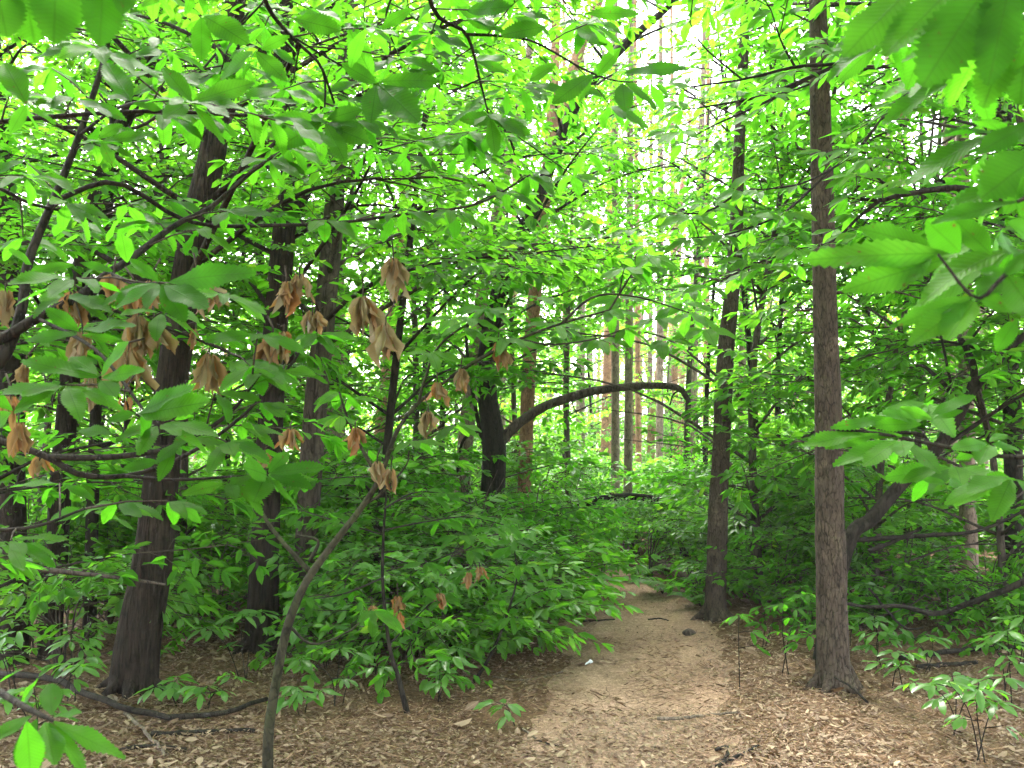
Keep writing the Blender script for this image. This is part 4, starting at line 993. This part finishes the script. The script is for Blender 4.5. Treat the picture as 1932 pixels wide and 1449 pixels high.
LP = [  # base px, tip px, depth, width ratio, tint
    (362, 192, 310, 130, 2.6), (362, 192, 477, 155, 2.6, .38), (362, 196, 425, 268, 2.6), (355, 196, 312, 218, 2.6),
    (248, 193, 200, 115, 2.7), (244, 190, 205, 180, 2.7, .6), (250, 195, 304, 204, 2.7), (190, 267, 292, 253, 2.6, .3), (188, 266, 148, 268, 2.6, .5), (192, 268, 212, 307, 2.6, .5), (186, 262, 230, 232, 2.6, .5),
    (50, 197, 8, 115, 2.2, .42), (50, 197, 20, 250, 2.2, .42), (50, 197, 108, 232, 2.2, .3),
    (300, 533, 247, 488, 2.4, .4), (318, 533, 472, 506, 2.4, .30), (298, 535, 213, 576, 2.4, .45), (305, 537, 347, 604, 2.4, .5), (310, 538, 388, 577, 2.4, .4),
    (150, 626, 86, 580, 2.6, .42), (152, 624, 248, 605, 2.6, .28), (148, 630, 47, 640, 2.6, .26), (153, 632, 228, 643, 2.6, .26),
    (187, 713, 42, 678, 2.4, .28), (190, 710, 240, 648, 2.4, .42), (192, 713, 268, 698, 2.4, .28), (183, 706, 132, 670, 2.4, .42), (192, 718, 218, 747, 2.4, .6),
    (27, 773, 110, 720, 2.3, .36), (25, 775, -30, 735, 2.3, .4), (22, 778, -20, 810, 2.3, .4),
    (263, 780, 358, 728, 2.4, .34), (266, 782, 388, 755, 2.4, .34), (264, 786, 277, 824, 2.4, .6), (268, 786, 322, 787, 2.4, .35), (257, 780, 203, 792, 2.4, .5),
    (503, 896, 463, 880, 2.8, .7), (508, 893, 613, 876, 2.8, .36), (500, 900, 480, 940, 2.8, .7), (507, 902, 563, 956, 2.8, .5), (506, 892, 545, 850, 2.8, .4),
    (140, 500, 56, 512, 2.6, .36), (213, 820, 147, 806, 2.7, .36), (60, 500, 20, 470, 2.6, .4), (150, 495, 210, 510, 2.6, .3), (240, 496, 230, 440, 2.8, .4), (300, 870, 232, 885, 2.8, .4), (330, 845, 300, 905, 2.8, .4),
]
leaf_pairs(lt.crown, LP, r, 0, 1, .2)
DK = [(45, -40, 62, 80, 1.25, .75), (105, -60, 104, 74, 1.25, .7), (195, -50, 188, 82, 1.25, .6), (-10, -40, 12, 66, 1.25, .7), (235, -40, 232, 22, 1.25, .6), (150, -60, 150, 40, 1.3, .6)]
leaf_pairs(lt.crown, DK, r, 0, 1, .2, face=.9)
lt.limb([lt.at(2.7)] + pxp((-300, -260, 2.0), (-100, -140, 1.5), (60, -70, 1.3), (240, -60, 1.25)), .014, .004, 18, 6)
for q in range(34):  # loose sprays above the frame, added to shade the top-left leaves
    place(lt.crown, FR_CH[q % 8], P(r.uniform(-500, 350), r.uniform(-1300, -650), r.uniform(1.5, 2.5)), r.normal(0, 1, 3)*np.array([1, 1, .3]), r.uniform(.6, .9), r, lod=1)
# leaves low in the left corner, tinted darker to stand in for shade
lt.limb([lt.at(.9)] + pxp((-320, 1150, 2.3), (-100, 1250, 1.9), (40, 1330, 1.65), (100, 1360, 1.6)), .012, .003, 18, 6)
BL = [(95, 1360, 232, 1428, 1.6, .32, .3), (92, 1362, 160, 1452, 1.6, .36, .3), (85, 1362, 103, 1440, 1.6, .5, .5), (70, 1356, 30, 1440, 1.6, .4, .2), (60, 1350, -20, 1400, 1.6, .4, .2), (98, 1350, 95, 1290, 1.7, .6, .35), (40, 1330, 70, 1280, 1.8, .5, .3), (100, 1352, 150, 1340, 1.6, .4, .4), (50, 1360, 60, 1470, 1.5, .5, .15), (-20, 1300, 40, 1260, 1.8, .4, .3)]
leaf_pairs(lt.crown, BL, r, 0, 1, .15, face=.1)
for px, py, d, t, hh, n in ((250, 570, 2.9, .8, .13, 12), (215, 545, 3.0, .5, .11, 6), (285, 560, 3.0, .8, .12, 8), (392, 565, 3.0, .7, .14, 10), (370, 545, 3.0, .6, .12, 8), (540, 562, 3.2, .45, .13, 9), (565, 545, 3.2, .3, .12, 6), (590, 612, 3.2, .1, .11, 9), (262, 635, 2.9, .15, .15, 10), (290, 640, 2.95, .1, .13, 8), (243, 700, 2.8, .3, .15, 9), (395, 705, 3.0, .4, .15, 9), (515, 672, 3.05, .5, .16, 12), (535, 650, 3.05, .8, .10, 6), (742, 525, 3.7, .05, .19, 9), (685, 600, 3.7, .35, .20, 12), (728, 652, 3.6, .3, .20, 11), (20, 780, 2.5, .8, .11, 6), (35, 830, 2.7, .7, .12, 6), (140, 580, 3.0, .55, .12, 7), (155, 660, 2.9, .2, .13, 7), (175, 740, 2.9, .2, .12, 5), (50, 710, 3.0, .3, .10, 5), (235, 765, 2.7, .9, .06, 4), (370, 640, 3.0, .9, .08, 4), (75, 880, 3.1, .5, .08, 5), (10, 585, 3.2, .1, .16, 6)):
    dead_cluster(lt, px, py, d, r, hh, n, t)
lt.finish()

# the chestnut overhead: trunk left behind the camera, limbs hanging in from the top
b = np.array([-1.3, -1.0, 0.0]); b[2] = gzp(b[0], b[1])
ot = Plant('chestnut_tree', 'chestnut whose limbs hang into the top of the picture from overhead', 'chestnut tree', b, M_DARK, M_CHEST, FR_CH, 45, lod=1)
ot.stem([b - UP*.1, b + np.array([.1, .1, 1.8]), b + np.array([.2, .4, 4.0]), b + np.array([.4, 1.0, 7])], [.15, .12, .09, .02], 20, 16, (.07, 3, 2, 6.1))
A0 = ot.at(3.6)
for pts, r0, r1, ls in (
    ([A0, P(380, -500, 2.3), P(480, -120, 3.0), P(500, 0, 3.2), P(545, 65, 3.3), P(608, 130, 3.4), P(613, 215, 3.4)], .022, .004, .55),
    ([A0, P(700, -500, 2.4), P(790, -90, 3.2), P(822, 25, 3.5), P(880, 65, 3.6), P(905, 150, 3.7), P(922, 218, 3.7)], .022, .004, .55),
    ([P(880, 65, 3.6), P(945, 68, 3.6), P(1010, 80, 3.6), P(1100, 130, 3.6), P(1160, 152, 3.6), P(1225, 155, 3.6)], .010, .003, .15),
    ([P(790, -90, 3.2), P(730, 20, 3.6), P(745, 90, 3.8), P(755, 110, 3.8)], .008, .003, .4),
    ([P(545, 65, 3.3), P(620, 110, 3.6), P(690, 150, 3.8), P(711, 157, 3.8)], .007, .003, .3),
    ([P(700, -500, 2.4), P(960, -150, 3.4), P(1050, -20, 3.7), P(1087, 40, 3.8)], .010, .003, .4),
    ([A0, P(150, -400, 2.4), P(290, -60, 3.4), P(380, 30, 3.5)], .014, .004, .6),
    ([P(500, 0, 3.2), P(440, 70, 3.4), P(415, 140, 3.6)], .006, .003, .5),
    ([P(905, 150, 3.7), P(850, 170, 3.9), P(800, 160, 4.0)], .006, .003, .2), ([P(608, 130, 3.4), P(660, 250, 3.9), P(760, 290, 4.2), P(900, 290, 4.4)], .008, .003, .2),
    ([P(922, 218, 3.7), P(980, 260, 4.2), P(1080, 330, 4.5)], .006, .003, .2),
):
    leafy(ot, ot.limb(pts, r0*.6, r1*.8, 26, 7), .16, r, .095, 0, ls*.7, (.05, .38), (4, 7), t0=.28, face=.7, test=True)
OL = [
    (610, 230, 500, 230, 3.3, .4), (608, 228, 522, 278, 3.3, .45), (614, 232, 652, 302, 3.3, .4), (616, 226, 682, 204, 3.3, .45), (614, 236, 690, 262, 3.4, .4),
    (380, 32, 380, 112, 3.0, .48), (385, 30, 465, 78, 3.0, .5), (478, 97, 417, 148, 3.0, .5), (482, 97, 538, 150, 3.0, .5), (547, 67, 495, 92, 3.1, .45), (555, 35, 640, 55, 3.1, .5),
    (711, 157, 648, 122, 3.5, .5), (710, 160, 700, 224, 3.5, .5), (716, 160, 786, 222, 3.5, .42), (716, 154, 830, 148, 3.5, .34), (705, 152, 660, 60, 3.6, .45),
    (1105, 25, 1202, 25, 3.4, .3), (1086, 48, 1142, 80, 3.5, .42), (1172, 90, 1126, 140, 3.5, .5), (1118, 140, 1044, 190, 3.5, .42), (1119, 142, 1090, 192, 3.5, .5), (1174, 157, 1180, 205, 3.5, .6), (1178, 155, 1240, 204, 3.5, .45), (1176, 138, 1292, 122, 3.5, .3), (1050, 120, 1000, 150, 3.6, .5),
    (880, 20, 960, 12, 3.5, .4), (860, 10, 925, 55, 3.5, .45), (780, 15, 720, 50, 3.5, .4), (1030, 50, 950, 62, 3.5, .4), (960, 225, 870, 225, 3.8, .4), (925, 220, 1000, 250, 3.7, .42), (925, 222, 935, 290, 3.7, .42),
]
leaf_pairs(ot.crown, OL, r, 0, 1, .25, face=1.0)
ot.auto(26, (4.3, 7.2), 4.2, (.9, 1.4), step=.45)  # overhead crown thickened to shade the near leaves below
ot.finish()

# the chestnut beyond the right edge, very near
b = np.array([1.75, 1.35, 0.0]); b[2] = gzp(b[0], b[1])
rt = Plant('chestnut_tree', 'chestnut just past the right edge with very near big toothed leaves', 'chestnut tree', b, M_DARK, M_CHEST, FR_CH, 46, lod=1)
rt.stem([b - UP*.1, b + np.array([.05, .05, 1.2]), b + np.array([.1, .1, 2.4]), b + np.array([.3, .3, 5])], [.10, .085, .07, .02], 20, 16, (.07, 3, 2, 9.1))
rt.limb([rt.at(2.2)] + pxp((2250, -120, 1.35), (2050, -60, 1.3), (1900, -25, 1.28), (1720, -25, 1.3)), .012, .003, 18, 6)
rt.limb([rt.at(1.7)] + pxp((2200, 420, 1.35), (2030, 420, 1.32), (1950, 470, 1.3), (1890, 525, 1.3), (1840, 562, 1.3), (1770, 480, 1.32)), .005, .002, 22, 6)
for px, py, d in ((1890, 250, 1.7), (1915, 330, 1.6), (1880, 440, 1.7), (1915, 470, 1.5), (1700, 830, 2.6), (1910, 900, 2.3), (1800, 880, 2.6), (1750, 760, 2.7), (1880, 60, 1.5), (1760, 20, 1.6), (1690, 60, 2.0), (1830, 130, 1.8)):
    rosette(rt.crown, P(px, py, d), (-1, r.normal(0, .5), 0), .165, r, 6, 0, t0=.25, face=.8)
rt.limb([rt.at(1.9)] + pxp((2150, 300, 1.35), (2000, 345, 1.3), (1920, 380, 1.3)), .008, .003, 14, 6)
rt.limb([rt.at(1.8)] + pxp((2150, 240, 1.35), (2000, 225, 1.35), (1945, 228, 1.35)), .006, .003, 14, 6)
rt.limb([rt.at(1.3)] + pxp((2250, 800, 2.0), (2050, 850, 2.3), (1900, 862, 2.4), (1760, 838, 2.4), (1640, 815, 2.4), (1580, 812, 2.4)), .010, .003, 22, 6)
rt.limb([rt.at(1.2)] + pxp((2250, 830, 2.1), (2050, 870, 2.4), (1920, 880, 2.5)), .008, .003, 14, 6)
RL = [
    (1722, -25, 1596, 97, 1.3, .44, .5), (1800, -25, 1671, 98, 1.28, .42, .5), (1862, -25, 1746, 148, 1.26, .48, .4), (1904, -25, 1866, 150, 1.22, .42, .02), (1912, 50, 1856, 194, 1.3, .5, .55), (1940, 40, 1925, 190, 1.32, .5, .3), (1940, -30, 1850, 60, 1.25, .6, .25), (1960, 20, 1905, 130, 1.24, .6, .05),
    (1952, 228, 1847, 287, 1.35, .40, .5), (1968, 290, 1858, 362, 1.35, .65, .5), (1960, 320, 1895, 400, 1.36, .5, .6), (1922, 379, 1762, 412, 1.32, .26, .3),
    (1792, 478, 1522, 480, 1.34, .24, .75), (1766, 468, 1626, 432, 1.36, .40, .5), (1812, 476, 1750, 418, 1.36, .7, .5), (1870, 480, 1802, 414, 1.36, .65, .5), (1790, 487, 1596, 541, 1.34, .32, .8), (1760, 482, 1682, 545, 1.34, .45, .85),
    (1834, 560, 1698, 610, 1.30, .30, .8), (1832, 566, 1718, 648, 1.30, .36, .8), (1838, 568, 1788, 638, 1.30, .60, .85), (1840, 560, 1912, 584, 1.30, .55, .5), (1842, 556, 1900, 520, 1.30, .55, .3), (1900, 520, 1960, 600, 1.3, .6, .4), (1890, 520, 1950, 480, 1.3, .6, .2), (1905, 515, 1850, 510, 1.3, .5, .3), (1920, 600, 1880, 660, 1.5, .5, .4), (1930, 330, 1960, 420, 1.3, .7, .3), (1900, 420, 1950, 450, 1.3, .7, .3),
    (1638, 816, 1517, 838, 2.4, .30, .8), (1660, 818, 1560, 845, 2.38, .25, .7), (1690, 788, 1571, 806, 2.4, .22, .6), (1756, 783, 1836, 747, 2.4, .36, .8), (1730, 795, 1670, 775, 2.4, .4, .7), (1740, 800, 1650, 800, 2.38, .35, .75), (1760, 792, 1700, 770, 2.4, .4, .7), (1762, 790, 1815, 775, 2.4, .35, .5), (1610, 818, 1700, 822, 2.42, .25, .7),
    (1862, 836, 1800, 845, 2.4, .3, .8), (1865, 838, 1806, 865, 2.4, .4, .8), (1868, 840, 1850, 868, 2.4, .5, .8), (1866, 834, 1900, 815, 2.4, .35, .7), (1870, 838, 1925, 845, 2.4, .35, .5), (1788, 915, 1762, 925, 2.4, .5, .8), (1785, 912, 1745, 905, 2.4, .4, .7), (1790, 916, 1815, 908, 2.4, .4, .6),
]
leaf_pairs(rt.crown, RL, r, 0, 1, .25, face=1.0)
for q in range(22):  # unseen sprays overhead, added to keep the top-right leaves in shade
    place(rt.crown, FR_CH[q % 8], P(r.uniform(2000, 2700), r.uniform(-1300, -700), r.uniform(1.5, 2.4)), r.normal(0, 1, 3)*np.array([1, 1, .3]), r.uniform(.6, .9), r, lod=1)
rt.auto(6, (3.0, 5.2), 2.0, (.7, 1.0))
rt.finish()

# the chestnut farther right: its long twigs cross the sky at the upper right
b = P(2240, 1250, 5.6); b[2] = gzp(b[0], b[1])
ft = Plant('chestnut_tree', 'chestnut beyond the right edge with dark limbs crossing the bright upper right', 'chestnut tree', b, M_DARK, M_CHEST, FR_CH, 47, lod=1, t0=.6)
ft.stem([b - UP*.1, b + np.array([.05, .05, 1.5]), b + np.array([-.1, .1, 3.2]), b + np.array([-.2, .3, 7])], [.13, .11, .09, .02], 18, 12, (.07, 3, 2, 4.1))
for pts, r0, r1, ls in (
    ([(2230, 330), (2000, 385), (1900, 378), (1850, 364), (1795, 354), (1700, 368), (1660, 378), (1600, 372)], .030, .008, .8),
    ([(2220, -80), (2000, -60), (1850, -20), (1760, 30), (1670, 80), (1590, 118), (1500, 126), (1400, 150), (1290, 165)], .022, .004, .35),
    ([(1590, 118), (1540, 140), (1440, 180), (1340, 200), (1288, 207)], .012, .003, .2),
    ([(1540, 140), (1440, 195), (1350, 235), (1288, 270)], .009, .003, .2),
    ([(2220, 60), (2000, 90), (1900, 118), (1830, 133), (1710, 180), (1660, 230), (1620, 280), (1570, 318), (1500, 350), (1400, 360)], .018, .003, .3),
    ([(1700, 368), (1650, 330), (1640, 300)], .010, .003, .3), ([(1660, 378), (1620, 410), (1570, 455), (1500, 470)], .012, .003, .3),
    ([(1500, 126), (1475, 80), (1455, 20)], .008, .003, .3), ([(1400, 360), (1330, 400), (1260, 400)], .007, .003, .2), ([(1570, 318), (1480, 400), (1380, 440), (1300, 450)], .008, .003, .1),
    ([(1400, 150), (1330, 90), (1300, 40)], .006, .003, .4), ([(1500, 470), (1420, 500), (1340, 540)], .006, .003, .1), ([(1455, 20), (1420, -40)], .004, .003, .1), ([(2220, -160), (1900, -120), (1650, -60), (1480, -20), (1400, 10)], .012, .003, .3),
):
    pa = ft.limb(pxp(*[(x, y, 5.5 - .0006*(2000 - x)) for x, y in pts]), r0, r1, 26, 7)
    leafy(ft, pa, .155, r, .085, 1, ls, (.08, .50), (5, 8), t0=.65, test=True)
ft.auto(24, (4.2, 7), 3.4, (.8, 1.2))
ft.finish()

# unseen trees behind and beside the camera, added for the shade of their canopy
for k, (x, y, H, lab) in enumerate(((-4.6, 1.5, 9.5, 'unseen tall tree left of the camera, added for shade'), (4.4, 2.6, 9.0, 'unseen tall tree right of the camera, added for shade'), (-2.6, -3.4, 10, 'unseen tall tree behind the camera on its left, added for shade'), (2.8, -2.6, 10, 'unseen tall tree behind the camera on its right, added for shade'), (-7.0, 5.5, 10, 'unseen tall tree well to the left, added for shade'), (6.4, 7.2, 9.5, 'unseen tall tree well to the right, added for shade'), (0.2, -6, 10, 'unseen tall tree straight behind the camera, added for shade'))):
    b = np.array([x, y, gzp(x, y)]); pl = Plant('broadleaf_tree', lab, 'tree', b, M_OAK, M_BEECH, FR_BE, 600+k)
    pl.stem([b - UP*.1, b + UP*H*.5 + np.array([.1, .1, 0]), b + UP*H], [.15, .11, .02], 12, 8); pl.auto(18 if y < 4 else 8, (4.5, H), 3.6, (.9, 1.4), step=.6); pl.finish()

# ================================================================== FALLEN WOOD
def wood(name, lab, pts, r0, r1, mat, cat, lift=.0, n=8, seed=0, group=None):
    p3 = np.array([G(x, y) + UP*(r0*.7 + lift) if len(q) == 2 else P(*q) for q in pts for x, y in [q[:2]]])
    p = Part(); pa = catmull(p3, 18); pa = pa + RS(seed).normal(0, r0*.35, pa.shape)*np.array([1, 1, .3])
    p.tube(pa, np.linspace(r0, r1, 18), n, 0, (.06, 2, 3, seed)); b = p3[0].copy(); b[2] = p3[:, 2].min()
    return tag(p.build(name, [mat], None, b), lab, cat, group)
wood('fallen_log', 'grey weathered log lying right of the path bend', [(1236, 1074), (1275, 1092), (1312, 1108)], .06, .05, M_STICK, 'log', .06, seed=1)
wood('dead_branch', 'long bare dead branch reaching level from the left edge across the stout trunk', [(-260, 1030, 5.4), (-30, 1062, 5.4), (120, 1078, 5.45), (220, 1090, 5.5), (312, 1103, 5.6)], .020, .007, M_GREY, 'branch', seed=2)
wood('fallen_branch', 'dark curved branch lying along the ground in front of the stout trunk', [(-20, 1282), (80, 1290), (160, 1322), (240, 1352), (330, 1368), (430, 1358), (500, 1335)], .024, .013, M_DARK, 'branch', .03, seed=3)
wood('fallen_stick', 'pale stick slanting down from the dark curved branch', [(205, 1320), (250, 1365), (290, 1405), (312, 1432)], .012, .008, M_STICK, 'stick', .01, seed=4)
wood('fallen_branch', 'straight dark branch on the litter left of the kinked sapling', [(285, 1392), (380, 1386), (480, 1382)], .018, .012, M_DARK, 'branch', seed=5)
wood('fallen_stick', 'short dark stick below the straight dark branch', [(230, 1418), (290, 1412), (350, 1418)], .014, .010, M_DARK, 'stick', seed=6)
wood('fallen_stick', 'brown stick lying across the right half of the path', [(1238, 1358), (1285, 1358), (1330, 1352), (1395, 1347)], .012, .006, M_STICK, 'stick', seed=7)
wood('fallen_stick', 'crooked dark stick at the bottom edge of the path', [(1350, 1418), (1372, 1412), (1368, 1432), (1352, 1442)], .010, .006, M_DARK, 'stick', seed=8)
wood('fallen_stick', 'long thin stick running off the bottom edge right of the path', [(1352, 1449), (1400, 1425), (1432, 1408)], .010, .006, M_DARK, 'stick', seed=9)
wood('fallen_stick', 'thin stick lying on the litter left of the path by the slanting sapling', [(930, 1278), (970, 1285), (1020, 1280), (1062, 1268)], .008, .004, M_STICK, 'stick', seed=10)
wood('fallen_stick', 'pale twig pointing at the tiny green seedling', [(985, 1375), (1005, 1390), (1012, 1398)], .007, .004, M_STICK, 'stick', seed=11)
wood('fallen_stick', 'thin straight twig at the bottom centre of the path edge', [(1008, 1398), (1035, 1404), (1058, 1410)], .006, .004, M_DARK, 'stick', seed=12)
wood('fallen_stick', 'dark stick lying under the big dark green shrub', [(1070, 1170), (1110, 1173), (1160, 1170)], .012, .006, M_DARK, 'stick', seed=13)
wood('fallen_stick', 'small dark stick on the sandy far part of the path', [(1222, 1170), (1245, 1168), (1262, 1172)], .008, .005, M_DARK, 'stick', seed=14)
wood('fallen_branch', 'long dark branch on the litter right of the near pine', [(1700, 1252), (1790, 1238), (1850, 1232), (1960, 1228)], .022, .015, M_DARK, 'branch', .02, seed=15)
wood('fallen_branch', 'mossy dark branch half buried right of the foot of the near pine', [(1730, 1262), (1790, 1258), (1840, 1254)], .02, .015, M_DARK, 'branch', .0, seed=16)
wood('fallen_branch', 'curved bare branch sagging over the litter at the right edge', [(1590, 1138, 7.3), (1640, 1146, 7.3), (1700, 1143, 7.3), (1765, 1158, 7.3), (1830, 1138, 7.2), (1900, 1112, 7.1), (2010, 1060, 7.0)], .012, .026, M_DARK, 'branch', seed=17)
wood('fallen_branch', 'forked thin branch hanging from the curved bare branch', [(1640, 1110, 7.3), (1680, 1160, 7.3), (1710, 1186, 7.25), (1742, 1184, 7.2)], .010, .006, M_DARK, 'branch', seed=18)
wood('fallen_stick', 'thin dark stick leaning near the foot of the near pine', [(1575, 1278, 6.5), (1605, 1296, 6.4), (1638, 1326, 6.3)], .006, .008, M_DARK, 'stick', seed=19)
# a leafy trunk bent down over the path beyond the bend
b = P(1030, 1075, 13.6); b[2] = gzp(b[0], b[1])
pl = Plant('bent_tree', 'dark leafy trunk bent down in an arch low over the path bend', 'tree', b, M_DARK, M_SHRUB, FR_SH, 48, t0=.25)
pa = pl.stem([b - UP*.1] + pxp(*[(x, y, 13.6) for x, y in ((1040, 990), (1075, 960), (1120, 945), (1190, 937), (1250, 945), (1310, 960), (1360, 985))]), [.07, .065, .06, .055, .05, .045, .04, .03], 10, 8)
for k in range(46):
    q = pl.r.randint(12, len(pa)-1); place(pl.crown, FR_SH[k % 6], pa[q], np.array([pl.r.normal(), -abs(pl.r.normal()), pl.r.normal(0, .4)]), pl.r.uniform(.3, .5), pl.r, t0=.3)
pl.finish()
# the white scrap on the path
b = G(1111, 1263); p = Part()
p.leaves([b + np.array([-.03, 0, .03])], [np.array([1, .2, .05])], [np.array([.1, -.5, 1])], .07, .03, .5, 1, 0, 1.4, -.3)
def paper():
    m, n, l = newmat('white_scrap'); q = N(n, 'ShaderNodeBsdfPrincipled'); q.inputs['Base Color'].default_value = (.5, .5, .52, 1); q.inputs['Roughness'].default_value = .7
    o = N(n, 'ShaderNodeOutputMaterial'); l.new(q.outputs[0], o.inputs[0]); return m
tag(p.build('paper_scrap', [paper()], None, b), 'small white scrap lying on the left half of the path', 'scrap')
# stones at the foot of the reddish-brown pine
for k, (px, py, s, lab) in enumerate(((1300, 1196, .055, 'small grey stone at the right edge of the path'), (1335, 1165, .10, 'mossy stone against the foot of the reddish-brown pine'))):
    b = G(px, py); p = Part(); th = np.linspace(0, pi, 9); pa = np.c_[np.linspace(-s, s, 9), np.zeros(9), np.full(9, s*.2)] + b
    p.tube(pa, s*.62*np.sin(np.clip(th, .12, pi-.12))**.6, 12, 0, (.10, 2, 9, k)); tag(p.build('stone', [M_GREY], None, b), lab, 'stone')

# the air of the wood
def haze():
    m, n, l = newmat('haze_air'); v = N(n, 'ShaderNodeVolumePrincipled'); v.inputs['Color'].default_value = (.9, .93, .9, 1); v.inputs['Density'].default_value = .0007
    o = N(n, 'ShaderNodeOutputMaterial'); l.new(v.outputs[0], o.inputs['Volume']); p = Part()
    x0, x1, y0, y1, z0, z1 = -170, 170, -50, 270, -4, 24
    V = [(x, y, z) for z in (z0, z1) for y in (y0, y1) for x in (x0, x1)]
    p.mesh(V, [(0, 2, 3, 1), (4, 5, 7, 6), (0, 1, 5, 4), (2, 6, 7, 3), (0, 4, 6, 2), (1, 3, 7, 5)])
    return tag(p.build('haze', [m], smooth=False) if False else p.build('haze', [m]), 'pale air of the wood', 'haze', None, 'stuff')
haze()
